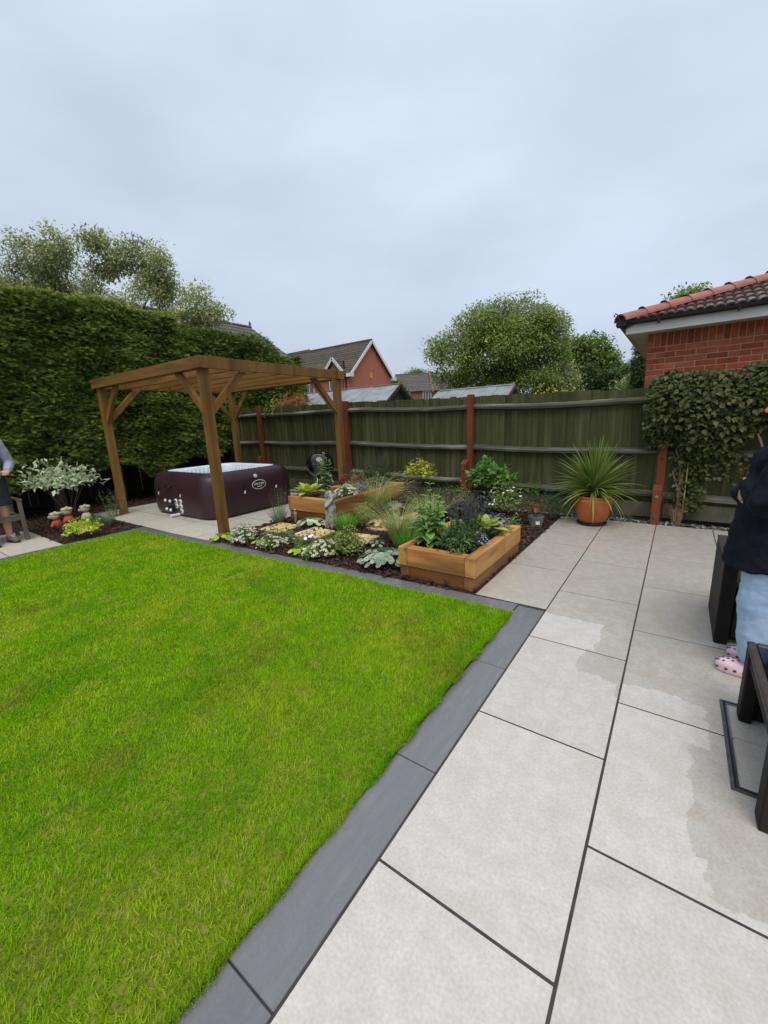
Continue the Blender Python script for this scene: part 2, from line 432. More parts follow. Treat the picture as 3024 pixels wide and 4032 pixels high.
# ---- lawn
def lawn_material(name, blade):
    m = pmat(name, (.185,.43,.004), (.46,.65,.014), leaf=blade or False, rough=.6, trans=.32, spec=.12, world=True, scale=3)
    t = m.node_tree; L = t.links.new; b = t.nodes['Principled BSDF']
    col = b.inputs['Base Color'].links[0].from_socket
    geo = t.nodes.new('ShaderNodeNewGeometry')
    for scl, c, lo, hi, amt in ((1.1, (.54,.60,.04), .48, .66, .5), (2.3, (.14,.40,.004), .50, .64, .6), (6, (.54,.52,.08), .54, .68, .5), (1.6, (.30,.27,.04), .57, .71, .6), (13, (.13,.33,.004), .55, .68, .5)):
        n = t.nodes.new('ShaderNodeTexNoise'); n.inputs['Scale'].default_value = scl; n.inputs['Detail'].default_value = 4
        mp = t.nodes.new('ShaderNodeMapping'); mp.inputs['Location'].default_value = (scl*3, scl, 0); mp.inputs['Scale'].default_value = (1.25,.8,.2)
        L(geo.outputs['Position'], mp.inputs[0]); L(mp.outputs[0], n.inputs[0])
        r = t.nodes.new('ShaderNodeMapRange'); r.inputs['From Min'].default_value = lo; r.inputs['From Max'].default_value = hi; r.inputs['To Max'].default_value = amt
        L(n.outputs[0], r.inputs['Value'])
        x = t.nodes.new('ShaderNodeMix'); x.data_type = 'RGBA'; x.inputs[7].default_value = (*c, 1)
        L(r.outputs[0], x.inputs[0]); L(col, x.inputs[6]); col = x.outputs[2]
    L(col, b.inputs['Base Color'])
    for n in t.nodes:
        if n.type == 'BSDF_TRANSLUCENT': L(col, n.inputs[0])
    return m
M_turf = pmat('turf_soil', (.095,.155,.005), (.17,.22,.012), scale=70, rough=.95, c3=(.24,.22,.05), c3scale=40, bump=.8, bscale=120)
M_blade = lawn_material('grass_blade', True)
def lz(x, y): return .012+.010*np.sin(x*2.1+1)*np.cos(y*1.7)+.006*np.sin(x*5.3+y*3.1)
def inlawn(x, y): return (x > -6.9) & (x < -.952) & (y > -1.6) & (y < 3.0+(x+.74)*.0346-.005)
nx, ny = 60, 48
gx = np.linspace(-6.9, -.955, nx); gy = np.linspace(-1.6, 3.0, ny)
V = []
for j in range(ny):
    for i in range(nx):
        xx = gx[i]; yy = min(gy[j], 2.995+(xx+.74)*.0346)
        V.append((xx, yy, lz(xx, yy)-.012))
F = [(j*nx+i, j*nx+i+1, (j+1)*nx+i+1, (j+1)*nx+i) for j in range(ny-1) for i in range(nx-1)]
struct(link('lawn', npmesh('lawn', V, F, smooth=True), M_turf))
N0 = 760000
px = rng.uniform(-6.9, -.95, N0); py = rng.uniform(-1.6, 3.0, N0)
d = np.hypot(px, py); px = np.where(rng.random(N0) < .02, -.95-np.abs(rng.normal(0,.02,N0)), px); d = np.hypot(px, py); keep = inlawn(px-.004, py) & (rng.random(N0) < np.clip((2.3/np.maximum(d, 1))**1.25, .16, 1))
keep &= ~((py < -.25) & (rng.random(N0) < .6))
seam = (np.abs(px+4.2+.03*np.sin(py*9)) < .034) & (np.sin(py*3.1+.6) > .1) | (np.abs(px+3.7+.03*np.sin(py*7)) < .03) & (np.sin(py*2.3+1.6) > .2)
keep &= ~(seam & (rng.random(N0) < .9))
px, py, d = px[keep], py[keep], d[keep]; n = len(px)
k = np.clip(d/1.7, 1, 3)
cl = np.sin(px*17+3*np.sin(py*11))*np.cos(py*15+2*np.sin(px*9))            # tufts lie different ways
ang = cl*1.2+rng.uniform(-2.6, 2.6, n); lean = np.abs(rng.normal(.75, .38, n))
D = np.stack([np.cos(ang)*lean, np.sin(ang)*lean, np.ones(n)], 1)
edge = (px > -1.03) | (py > 2.93+(px+.74)*.0346)
L_ = rng.uniform(.012, .029, n)*(1+.07*cl)*np.where(edge, 1.25, 1); Wd = rng.uniform(.0022, .0036, n)*k
er = edge & (px > -1.0) & (rng.random(n) < .55); px = np.where(er, np.maximum(px, -.955+np.abs(rng.normal(0,.009,n))*(.6+.6*np.sin(py*23))), px); D[:, 0] += np.where(er, .55, 0)
ef = edge & (py > 2.95+(px+.74)*.0346) & (rng.random(n) < .5); D[:, 1] += np.where(ef, .7, 0)
P = np.stack([px, py, lz(px, py)-.012], 1)
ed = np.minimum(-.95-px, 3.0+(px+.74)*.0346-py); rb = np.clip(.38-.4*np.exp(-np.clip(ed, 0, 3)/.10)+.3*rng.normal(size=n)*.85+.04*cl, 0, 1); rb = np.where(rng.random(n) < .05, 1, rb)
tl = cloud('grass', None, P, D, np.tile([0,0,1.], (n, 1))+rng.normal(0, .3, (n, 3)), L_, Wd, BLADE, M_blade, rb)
tag(tl, 'short bright green lawn grass with yellowish patches', 'grass')

# ---- bark mulch beds, gravel strips
M_mulch = pmat('bark_mulch', (.022,.012,.008), (.05,.026,.017), scale=25, rough=.8, bump=.8, bscale=60)
M_chip = pmat('bark_chip', (.018,.009,.006), (.085,.042,.027), leaf=True, trans=0, rough=.55)
def bed(name, poly, dens, rects=None):
    mb = MB()
    for r in (rects or [poly]): mb.add([(x, y, -.002) for x, y in r], [tuple(range(len(r)))])
    o = struct(obj(name, mb, M_mulch))
    xs_ = [p[0] for p in poly]; ys_ = [p[1] for p in poly]
    A = (max(xs_)-min(xs_))*(max(ys_)-min(ys_)); n = int(A*dens)
    P = np.stack([rng.uniform(min(xs_)+.01, max(xs_)-.01, n), rng.uniform(min(ys_)+.01, max(ys_)-.02, n), np.full(n, .0)], 1)
    ins = np.zeros(n, bool); j = len(poly)-1
    for i in range(len(poly)):
        (xi, yi), (xj, yj) = poly[i], poly[j]
        c = ((yi > P[:, 1]) != (yj > P[:, 1])) & (P[:, 0] < (xj-xi)*(P[:, 1]-yi)/(yj-yi+1e-9)+xi); ins ^= c; j = i
    P = P[ins]; n = len(P); P[:, 2] = rng.uniform(.0, .022, n)
    D = rdir(n); D[:, 2] *= .35; Nn = rdir(n)*.5+np.array([0,0,1.])
    CH = (np.array([(-.5,0,0),(.5,.05,0),(.42,1,.05),(-.4,.92,.03),(-.45,.05,.18),(.4,.1,.2),(.35,.9,.22),(-.3,.85,.2)], float), [(4,5,6,7),(0,1,5,4),(1,2,6,5),(2,3,7,6),(3,0,4,7)])
    cloud('bark_chips', o, P, D, Nn, rng.uniform(.025,.075,n), rng.uniform(.012,.03,n), CH, M_chip, rng.random(n)**2)
    return o
bed('mulch_bed', [(-5.26,eline(-5.26)+.004),(-1.345,eline(-1.345)+.004),(-1.345,6.45),(-5.2,6.45)], 620)
bed('border_bed', [(-8.76,1.865),(-7.05,1.865),(-7.05,2.94),(-9.21,2.94),(-9.21,6.4),(-11.7,6.4),(-11.7,1.0),(-8.76,1.0)], 300, [[(-8.76,1.865),(-7.05,1.865),(-7.05,2.94),(-8.76,2.94)], [(-11.7,1.0),(-8.76,1.0),(-8.76,2.94),(-11.7,2.94)], [(-11.7,2.94),(-9.21,2.94),(-9.21,6.4),(-11.7,6.4)]])
M_peb = pmat('pebble', (.03,.032,.035), (.42,.42,.40), leaf=True, trans=0, rough=.35)
PEB = (np.array([(-.5,.5,0),(-.35,.1,.12),(0,0,.16),(.4,.12,.12),(.5,.5,0),(.3,.9,.1),(-.05,1,.14),(-.4,.85,.1),(0,.5,.36)], float), [(8,0,1,2),(8,2,3,4),(8,4,5,6),(8,6,7,0)])
def gravel(name, x0, x1, y0, y1, n):
    o = struct(obj(name, MB().add([(x0,y0,-.012),(x1,y0,-.012),(x1,y1,-.012),(x0,y1,-.012)], [(0,1,2,3)]), M_grout))
    P = np.stack([rng.uniform(x0+.01,x1-.01,n), rng.uniform(y0+.01,y1-.03,n), rng.uniform(-.01,.012,n)], 1)
    D = rdir(n); D[:, 2] *= .3
    cloud('pebbles', o, P, D, np.tile([0,0,1.],(n,1))+rng.normal(0,.25,(n,3)), rng.uniform(.025,.05,n), rng.uniform(.02,.04,n), PEB, M_peb, np.where(rng.random(n) < .3, rng.uniform(.5,1,n), rng.uniform(0,.25,n)))
gravel('gravel_strip', -1.345, 3.2, 6.465, 6.6, 2400)
gravel('gravel_border', -9.2, -5.2, 6.355, 6.6, 2600)
gravel('gravel_verge', -5.2, -1.35, 6.455, 6.6, 1500)

# ================================================================== FENCE
M_board = pmat('fence_board', (.042,.048,.016), (.062,.066,.026), scale=9, rough=.8, stretch=(1.6,1.6,.16), bump=.4, bscale=25, objrnd=.22,
               c3=(.09,.088,.045), c3scale=5, detail=7)
M_rail = pmat('fence_rail', (.085,.088,.062), (.045,.048,.03), scale=4, rough=.85, stretch=(.3,2,2), bump=.4, bscale=20, objrnd=.1, c3=(.19,.185,.16), c3scale=3)
M_post = pmat('red_brown_post', (.19,.052,.020), (.125,.034,.014), scale=7, rough=.7, stretch=(2,2,.2), bump=.3, bscale=25, objrnd=.12)
M_gboard = pmat('gravel_board', (.11,.10,.075), (.07,.072,.05), scale=5, rough=.9, bump=.3, bscale=30, c3=(.05,.065,.03), c3scale=2.5)
FY = 6.62
def ftop(x): return 1.80-.024*(x+.15) if x > -6 else 1.94-.016*(x+6)
fence = thing('garden_fence', 'dark green closeboard fence with grey rails and red brown posts along the back', 'fence', (-2.87, FY, 0))
x = -9.9; i = 0
_bm = {}
while x < 3.2:
    w = .104; h = round(ftop(x)-.27+rng.uniform(-.012, .012), 3)
    mb = MB().prism([(-.058,.012),(.058,0),(.058,.008),(-.058,.03)], 0, h)
    o = obj('board', mb, M_board, fence, (x+2.87, .03+rng.uniform(-.003,.003), .27), (rng.uniform(-.004,.004), 0, rng.uniform(-.02,.02)))
    x += w+rng.uniform(-.004,.006); i += 1
posts = [-11.1, -8.42, -5.64, -2.89, -.15, 2.6]
for a, b in zip(posts[:-1], posts[1:]):
    for dz in (-.16, -.83, -1.42):
        za, zb = ftop(a)+dz, ftop(b)+dz
        L0, L1 = a+.05+2.87, b-.05+2.87
        loops = []
        for k in range(9):
            t = k/8; xx = L0+(L1-L0)*t; zz = za+(zb-za)*t+.012*math.sin(t*5+a)-.02*math.sin(t*PI); q = .006*math.sin(t*9+b)
            loops.append([(xx, .035, zz-.05), (xx, -.035+q, zz-.035), (xx, -.045+q, zz), (xx, .035, zz+.045)])
        obj('rail', MB().loft(loops), M_rail, fence, clean=True)
    mb = MB().box(((a+b)/2+2.87, .02, .165), (b-a-.12, .03, .21))
    obj('gravel_board', mb, M_gboard, fence, bevel=.004)
pm = MB().box((0,0,.98), (.1,.1,1.96)).mesh('post', .006)
for p in posts:
    o = link('post', pm, M_post, fence, (p+2.87, -.03, ftop(p)-1.93), (0, rng.uniform(-.008,.008), 0))
for p, h, dx in ((-8.42,.82,-.02), (-5.64,.86,-.07), (-2.89,.82,-.06), (-.15,.54,-.015)):
    mb = MB(); mb.loft([[(-.05,-.05,-.1),(.05,-.05,-.1),(.05,.05,-.1),(-.05,.05,-.1)], [(-.05,-.05,h-.06),(.05,-.05,h-.06),(.05,.05,h),(-.05,.05,h)]])
    s = obj('post_spur', mb, M_post, fence, (p+2.87+dx, -.134, 0), bevel=.004)
    for zz in (h-.16, h-.44):
        if zz > .05: obj('bolt', MB().lathe([(.022,0),(.022,.006),(.012,.012)], 12), M_rail, s, (0, -.05, zz), (PI/2, 0, 0))

# ================================================================== HEDGE
M_hedge = leafm('hedge_leaf', (.042,.080,.010), (.25,.35,.055), rough=.5, trans=.25)
M_hedgetop = leafm('hedge_new_growth', (.16,.22,.02), (.42,.46,.08), rough=.55, trans=.3)
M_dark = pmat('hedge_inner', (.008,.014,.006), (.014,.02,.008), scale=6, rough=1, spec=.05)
M_bark = pmat('bark', (.055,.038,.026), (.10,.075,.055), scale=8, stretch=(2,2,.4), rough=.9, bump=.6, bscale=20)
hedge = thing('conifer_hedge', 'tall clipped dark green conifer hedge along the left side behind the pergola', 'hedge', (-10.3, 4, 0))
def htop(y): # world y
    y = np.asarray(y, float)
    t = 4.08+.05*np.sin(y*1.9)+.03*np.sin(y*5)
    t = np.where(y > 5.6, t-.10-.03*(y-5.6), t)
    return np.where(y > 7.6, t-.32*(np.clip(y-7.6, 0, 9))**1.7, t)
def hface(y, z):
    return -9.62+.10*np.sin(y*1.3+z*.9)+.07*np.sin(y*3.1+z*2.3+1)+.05*np.sin(y*6.1-z*4.2)-.10*np.clip(z-3.2, 0, 2)-.0*np.clip(y-6.6, 0, 3)
def hbot(y): return .78+.16*np.sin(y*2.3+.5)+.12*np.sin(y*5.1)+np.where(np.asarray(y) > 6.7, -.6, 0)
OFF = np.array([-10.3, 4, 0])
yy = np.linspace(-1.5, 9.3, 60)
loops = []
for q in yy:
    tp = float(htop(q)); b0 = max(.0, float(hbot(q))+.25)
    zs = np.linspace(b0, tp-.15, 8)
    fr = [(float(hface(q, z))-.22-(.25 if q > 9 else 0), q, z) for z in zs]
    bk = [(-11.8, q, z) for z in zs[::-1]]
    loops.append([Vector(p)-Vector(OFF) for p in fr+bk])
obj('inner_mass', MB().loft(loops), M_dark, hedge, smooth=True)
n = 60000
y_ = rng.uniform(-1.2, 9.35, n); u = rng.random(n); zb = hbot(y_); zt = htop(y_); z_ = zb+(zt-zb)*u
xo = hface(y_, z_)-rng.exponential(.07, n)+.03
P = np.stack([xo, y_, z_], 1)
layer = .5+.5*np.sin(z_*16+y_*2.5+3*np.sin(y_*1.7+z_))
D = np.stack([.55+.35*rng.normal(size=n), rng.normal(.25,.75,n), rng.normal(-.15,.35,n)], 1)
N = np.stack([.6+.3*rng.normal(size=n), .3*rng.normal(size=n), .9+.3*rng.normal(size=n)], 1)
P[:, 0] += .035*layer-.02
cloud('foliage', hedge, P-OFF, D, N, rng.uniform(.065,.145,n), rng.uniform(.05,.10,n), SPRAY, M_hedge, np.clip(.15+.30*layer*rng.random(n)+.35*rng.random(n)**2+.08*rng.normal(size=n)**2, 0, 1))
# top, end and ragged skirt
n = 9000; y_ = rng.uniform(-1.2, 9.35, n); xo = rng.uniform(-11.3, -9.75, n)
P = np.stack([xo, y_, htop(y_)-.03-rng.exponential(.04, n)], 1); D = rdir(n); D[:, 2] = np.abs(D[:, 2])*.6+.1
cloud('foliage', hedge, P-OFF, D, np.tile([0,0,1.],(n,1))+.4*rdir(n), rng.uniform(.08,.15,n), rng.uniform(.06,.1,n), SPRAY, M_hedge)
n = 7000; z_ = rng.uniform(.3, 3.6, n); xo = rng.uniform(-11.2, -9.7, n)
yend = 9.2-.25*np.sin(z_*3)-.35*np.clip(z_-2.6, 0, 2)**2*.6
P = np.stack([xo, yend+rng.normal(0,.06,n), z_], 1); D = np.stack([rng.normal(.3,.5,n), np.full(n,.7), rng.normal(-.1,.3,n)], 1)
cloud('foliage', hedge, P-OFF, D, np.tile([.2,.4,.9],(n,1))+.3*rdir(n), rng.uniform(.1,.2,n), rng.uniform(.07,.13,n), SPRAY, M_hedge)
n = 4200; y_ = rng.uniform(-1.2, 5.7, n)
P = np.stack([hface(y_, htop(y_))-rng.exponential(.05, n)-.03, y_, htop(y_)-.02+rng.normal(0,.025,n)], 1)
D = rdir(n)*.7+np.array([.2,.2,.5])
cloud('new_growth', hedge, P-OFF, D, np.tile([.3,0,1.],(n,1))+.4*rdir(n), rng.uniform(.05,.09,n), rng.uniform(.04,.07,n), SPRAY, M_hedgetop)
for q in (.3, 1.5, 2.75, 3.9, 5.1, 6.15):
    pts = [(-10.1+.05*math.sin(q*7), q, -.05), (-10.12, q+.04, .5), (-10.15, q+.08, 1.2), (-10.2, q+.05, 2.2)]
    obj('trunk', MB().tube([Vector(p)-Vector(OFF) for p in pts], [.12,.085,.08,.06], 9), M_bark, hedge, smooth=True)
# added dark board screen, stands in for the black shade behind the hedge trunks
M_shade_panel = pmat('shade_panel', (.03,.022,.016), (.045,.035,.025), scale=6, rough=.95, stretch=(1,1,.2))  # hedge shade put into the colour of the added boards
bf = thing('shade_screen', 'added dark board screen standing in for the shade behind the hedge trunks', 'fence', (-11.3, 3, 0))
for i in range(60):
    obj('board', MB().box((0,0,.85), (.02,.14,1.7)), M_shade_panel, bf, (rng.uniform(-.01,.01), -5+i*.145, 0))
# ================================================================== PERGOLA
M_perg = pmat('stained_timber', (.225,.115,.029), (.165,.081,.020), scale=4, rough=.65, stretch=(2,2,.3), bump=.15, bscale=25, objrnd=.07, c3=(.115,.055,.015), c3scale=2.5)
M_perg_h = pmat('stained_beam', (.225,.115,.029), (.165,.081,.020), scale=4, rough=.65, stretch=(.3,2,2), bump=.15, bscale=25, objrnd=.07, c3=(.115,.055,.015), c3scale=2.5)
X0, X1, Y0, Y1 = -8.58, -5.3, 3.3, 5.98
pg = thing('pergola', 'brown timber pergola with diagonal braces standing over the hot tub', 'pergola', ((X0+X1)/2, (Y0+Y1)/2, 0))
ox, oy = (X0+X1)/2, (Y0+Y1)/2
hx, hy = (X1-X0)/2, (Y1-Y0)/2; TOP = 2.47; BD = .15
pm = MB().box((0,0,1.19), (.12,.12,2.38)).mesh('post', .006)
for sx in (-1, 1):
    for sy in (-1, 1):
        link('post', pm, M_perg, pg, (sx*hx, sy*hy, 0))
        for d in ((-sx, 0), (0, -sy)):
            off = Vector((d[0], d[1], 0)); base = Vector((sx*hx, sy*hy, 0))
            out = Vector((sx if d[0] == 0 else 0, sy if d[1] == 0 else 0, 0))*.0415
            a = base+off*.045+Vector((0,0,1.73))+out*0; b = base+off*.60+Vector((0,0,2.285))
            # cut ends: a parallelogram prism, vertical at the post and level under the beam
            n = off; t = Vector((-off.y, off.x, 0))*.0295; w = .135
            base60 = base+off*.0605
            pts = [base60+Vector((0,0,1.70)), base60+Vector((0,0,1.70+w)), base60+off*(.62-w)+Vector((0,0,2.318)), base60+off*.62+Vector((0,0,2.318))]
            obj('brace', MB().add([p-t for p in pts]+[p+t for p in pts], [(0,1,2,3),(7,6,5,4),(0,4,5,1),(1,5,6,2),(2,6,7,3),(3,7,4,0)]), M_perg, pg, clean=True, bevel=.003)
e = .11
for sy in (-1, 1): obj('beam', MB().box((0, sy*(hy+.085), TOP-BD/2), (2*hx+.215, .045, BD)), M_perg_h, pg, bevel=.003)
for sx in (-1, 1): obj('beam', MB().box((sx*(hx+.085), 0, TOP-BD/2), (.045, 2*hy+.1245, BD)), M_perg, pg, bevel=.003)
rm = MB().box((0,0,0), (2*hx+.11, .045, .135)).mesh('rafter', .003)
for i in range(7): link('rafter', rm, M_perg_h, pg, (0, -hy+.03+(2*hy-.06)*i/6, TOP-.075))
for sy in (-1, 1): obj('wall_plate', MB().box((0, sy*(hy-.0), 2.352), (2*hx-.13, .1, .05)), M_perg_h, pg, bevel=.003)

# ================================================================== HOT TUB
M_tub = pmat('maroon_vinyl', (.034,.0125,.018), (.042,.016,.023), scale=2, rough=.36, rough2=.45, bump=.25, bscale=4, spec=.4)
M_liner = pmat('white_liner', (.72,.78,.84), (.62,.70,.78), scale=5, rough=.35, bump=.3, bscale=6)
M_white = pmat('white_plastic', (.72,.72,.70), (.6,.6,.58), scale=9, rough=.4)
M_blackp = pmat('black_plastic', (.012,.012,.014), (.02,.02,.022), scale=9, rough=.35)
M_water = pmat('pool_water', (.10,.28,.36), (.12,.32,.40), scale=2, rough=.06, bump=.1, bscale=6)
def rrect(a, b, r, z, n=9):
    pts = []
    for cx, cy, t0 in ((a-r, b-r, 0), (-(a-r), b-r, PI/2), (-(a-r), -(b-r), PI), (a-r, -(b-r), 1.5*PI)):
        for i in range(n):
            t = t0+PI/2*i/(n-1); pts.append((cx+r*math.cos(t), cy+r*math.sin(t), z))
        # midpoints keep the long sides subdivided
    return pts
TX, TY, hA, hB = -7.22, 4.62, 1.04, .96
tub = thing('hot_tub', 'dark maroon inflatable square hot tub with white lining under the pergola', 'hot tub', (TX, TY, 0))
prof = [(0,.10),(.015,.055),(.05,.022),(.12,.005),(.30,0),(.50,.004),(.62,.018),(.69,.04),(.74,.075),(.775,.125),(.785,.18),(.782,.225)]
obj('outer_wall', MB().loft([rrect(hA-o, hB-o, .34-o*.5, z) for z, o in prof], cap1=False), M_tub, tub, smooth=True)
prof = [(.783,.222),(.772,.255),(.74,.275),(.60,.285),(.30,.29),(.12,.30)]
lin = MB().loft([rrect(hA-o, hB-o, .26, z) for z, o in prof], cap0=False)
lo = obj('lining', lin, M_liner, tub, smooth=True)
for k in range(44):     # air channels of the lining
    t = k/44*4; s_ = int(t); u = (t-s_)*2-1
    a, b = hA-.275, hB-.275
    x, y_ = [(a, u*(b-.2)), (u*(a-.2), b), (-a, u*(b-.2)), (u*(a-.2), -b)][s_]
    obj('lining_rib', MB().caps((x, y_, .72), (x*.99, y_*.99, .2), .018, .018, 8), M_liner, lo, smooth=True)
obj('water', MB().add([(*p[:2], .5) for p in rrect(hA-.29, hB-.29, .25, .5)], [tuple(range(36))]), M_water, tub)
def disc(par, x, z, r, mat, name, th=.02, face='front', mat2=None):
    o = obj(name, MB().lathe([(r*.95,0),(r,th*.5),(r*.85,th),(r*.3,th*1.05)], 16), mat, par, (x, -hB+.004, z) if face == 'front' else (hA-.004, x, z),
            (PI/2, 0, 0) if face == 'front' else (0, PI/2, 0), smooth=False)
    return o
for x, z in ((-.31,.29), (-.15,.285), (-.30,.13), (-.17,.12)):
    k = disc(tub, x, z, .045, M_blackp, 'inlet', .05)
    obj('inlet_cap', MB().lathe([(.028,0),(.03,.03),(.015,.05)], 12), M_white, k, (0,0,.03))
for x, z in ((-.03,.285), (.12,.285), (-.02,.20), (.12,.20), (.125,.115)):
    k = disc(tub, x, z, .048, M_white, 'valve', .022)
    obj('valve_hub', MB().lathe([(.022,0),(.02,.012)], 10), M_rail, k, (0,0,.02))
obj('drain_pipe', MB().tube([(-.02,-hB+.08,.05),(-.05,-hB-.02,.035),(-.06,-hB-.13,.03)], [.025,.025,.035], 10), M_white, tub)
def strap(par, p, face):
    s_ = obj('strap', MB().box((0,0,.05), (.035,.014,.11)), M_blackp, par, p, (0,0,0 if face == 'front' else PI/2), bevel=.003)
    obj('buckle', MB().box((.008,-.008,-.025), (.028,.014,.055), Matrix.Rotation(.3, 3, 'Y')), M_white, s_, bevel=.004)
for x, z in ((-.62,.42), (.14,.42)): strap(tub, (x, -hB+.0, z), 'front')
obj('handle', MB().tube([(-.34,-hB+.0,.56),(-.35,-hB-.04,.53),(-.29,-hB-.05,.49),(-.21,-hB-.05,.49),(-.16,-hB-.04,.53),(-.15,-hB+.0,.56)], .014, 8), M_blackp, tub, smooth=True)
for y_ in (-.28, .42): strap(tub, (hA+.0, y_, .43), 'side')
disc(tub, -.02, .665, .034, M_white, 'air_valve', .03, 'side')
# oval badge with lettering
badge = obj('badge', MB().lathe([(.155,0),(.155,.004)], 40, sy=.56), M_white, tub, (hA+.004, .045, .50), (PI/2, 0, PI/2))
obj('badge_field', MB().lathe([(.142,0),(.142,.004)], 40, sy=.52), M_tub, badge, (0,0,.003))
def text_mesh(txt, size, mat, parent, loc, name, shear=0, ext=.0015):
    c = bpy.data.curves.new('t', 'FONT'); c.body = txt; c.size = size; c.align_x = 'CENTER'; c.align_y = 'CENTER'; c.extrude = ext; c.shear = shear; c.offset = .0012
    o = bpy.data.objects.new('t', c); COL.objects.link(o)
    me = bpy.data.meshes.new_from_object(o.evaluated_get(bpy.context.evaluated_depsgraph_get())); bpy.data.objects.remove(o)
    me.materials.clear()
    return link(name, me, mat, parent, loc)
text_mesh('LAY-Z-SPA', .046, M_white, badge, (0, .012, .009), 'lettering')
obj('badge_line', MB().box((0,-.035,.0085), (.11,.012,.002)), M_white, badge)

# ================================================================== KETTLE BARBECUE
M_enamel = pmat('black_enamel', (.006,.006,.007), (.008,.008,.009), scale=3, rough=.09, spec=.5, coat=.6)
M_steel = pmat('steel', (.42,.42,.42), (.32,.32,.33), scale=12, rough=.28, metal=1)
bq = thing('kettle_barbecue', 'round black kettle barbecue by the fence beyond the hot tub', 'barbecue', (-5.92, 6.02, 0), .5)
R_ = .285
obj('bowl', MB().lathe([(.05,.47),(.14,.485),(.22,.545),(.265,.62),(R_,.70),(R_+.004,.715)], 32), M_enamel, bq, smooth=True)
lid = obj('lid', MB().lathe([(R_+.008,.717),(R_+.008,.735),(.272,.80),(.235,.87),(.17,.925),(.09,.95),(.02,.957)], 32), M_enamel, bq, smooth=True)
obj('lid_handle', MB().tube([(-.07,0,.945),(-.06,0,.985),(0,0,1.0),(.06,0,.985),(.07,0,.945)], .011, 8), M_blackp, lid, smooth=True)
obj('vent', MB().lathe([(.035,0),(.035,.008),(.01,.012)], 16), M_steel, lid, (.11,.0,.93), (0,.5,0))
for k in range(3):
    a = k*2*PI/3+.4
    obj('leg', MB().tube([(.18*math.cos(a),.18*math.sin(a),.56),(.30*math.cos(a),.30*math.sin(a),.0)], .013, 8), M_steel, bq, smooth=True)
obj('ash_pan', MB().lathe([(.02,.30),(.13,.30),(.145,.325)], 24), M_steel, bq, smooth=True)

# ================================================================== RAISED BEDS
M_oak = pmat('oak_sleeper', (.56,.29,.096), (.38,.17,.048), scale=3.2, rough=.62, stretch=(.35,2.4,2.4), bump=.35, bscale=18, objrnd=.10, c3=(.17,.075,.028), c3scale=1.6, detail=7)
M_oak_y = pmat('oak_sleeper_y', (.56,.29,.096), (.38,.17,.048), scale=3.2, rough=.62, stretch=(2.4,.35,2.4), bump=.35, bscale=18, objrnd=.10, c3=(.17,.075,.028), c3scale=1.6, detail=7)
M_oak_low = pmat('oak_sleeper_wet', (.20,.085,.030), (.12,.048,.018), scale=3.2, rough=.45, stretch=(.35,2.4,2.4), bump=.35, bscale=18, objrnd=.08, detail=7)  # lower sleeper course, darker brown than the upper one
M_oak_low_y = pmat('oak_sleeper_low_y', (.26,.12,.045), (.16,.068,.025), scale=3.2, rough=.5, stretch=(2.4,.35,2.4), bump=.35, bscale=18, objrnd=.08, detail=7)  # lower course along the sides, slightly lighter than its front
def raised(name, label, x0, x1, y0, y1, H, seed):
    cx, cy = (x0+x1)/2, (y0+y1)/2; t = thing(name, label, 'planter', (cx, cy, 0)); T = .1
    h1 = H*.40; rows = ((0, h1, .012, M_oak_low, M_oak_low_y), (h1+.002, H, 0, M_oak, M_oak_y))
    a, b = (x1-x0)/2, (y1-y0)/2
    for k, (z0, z1, ins, mx_, my_) in enumerate(rows):
        A, B = a-ins, b-ins
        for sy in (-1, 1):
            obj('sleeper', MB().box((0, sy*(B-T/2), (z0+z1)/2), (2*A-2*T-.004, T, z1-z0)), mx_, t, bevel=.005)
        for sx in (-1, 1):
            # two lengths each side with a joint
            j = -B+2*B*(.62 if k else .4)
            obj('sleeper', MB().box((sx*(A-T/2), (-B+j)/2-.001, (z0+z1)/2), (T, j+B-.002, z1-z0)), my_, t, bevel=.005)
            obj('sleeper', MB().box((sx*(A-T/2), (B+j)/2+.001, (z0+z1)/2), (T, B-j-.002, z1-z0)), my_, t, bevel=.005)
    n = 700; P = np.stack([rng.uniform(-a+T+.02, a-T-.02, n), rng.uniform(-b+T+.02, b-T-.02, n), np.full(n, H-.055)], 1)
    s = obj('soil', MB().box((0,0,H-.1), (2*a-2*T-.03, 2*b-2*T-.03, .1)), M_mulch, t)
    D = rdir(n); D[:, 2] *= .3
    cloud('bark_chips', s, P, D, np.tile([0,0,1.],(n,1)), rng.uniform(.025,.06,n), rng.uniform(.012,.025,n), LEAF, M_chip)
    return t
raised('raised_bed', 'square oak sleeper raised bed at the front by the patio, full of green plants', -2.16, -1.352, 3.19, 4.47, .315, 1)
raised('raised_bed', 'long oak sleeper raised bed behind the stone statue, next to the hot tub', -5.2, -4.15, 4.47, 6.42, .38, 2)

# ================================================================== STEPPING STONES, LIGHTS, STATUE
M_sand = pmat('sandstone', srgb(196,172,122), srgb(176,150,104), scale=5, rough=.75, bump=.25, bscale=25, objrnd=.08, c3=srgb(205,188,150), c3scale=3)
def stone(x, y, rz, label):
    mb = MB(); k = .225
    pts = [(-k,-k),(0,-k-.006),(k,-k+.004),(k+.005,0),(k-.003,k),(0,k+.005),(-k,k-.003),(-k-.004,0)]
    mb.prism(pts, -.02, .033)
    o = obj('stepping_stone', mb, M_sand, None, (x, y, 0), (0,0,rz), bevel=.006)
    tag(o, label, 'stepping stone', 'sandstone stepping stones')
stone(-4.79, 3.91, .02, 'sandstone stepping stone nearest the hot tub terrace')
stone(-4.08, 3.92, -.03, 'sandstone stepping stone just in front of the stone statue')
stone(-3.34, 3.97, .12, 'sandstone stepping stone behind the big green bush, half hidden')
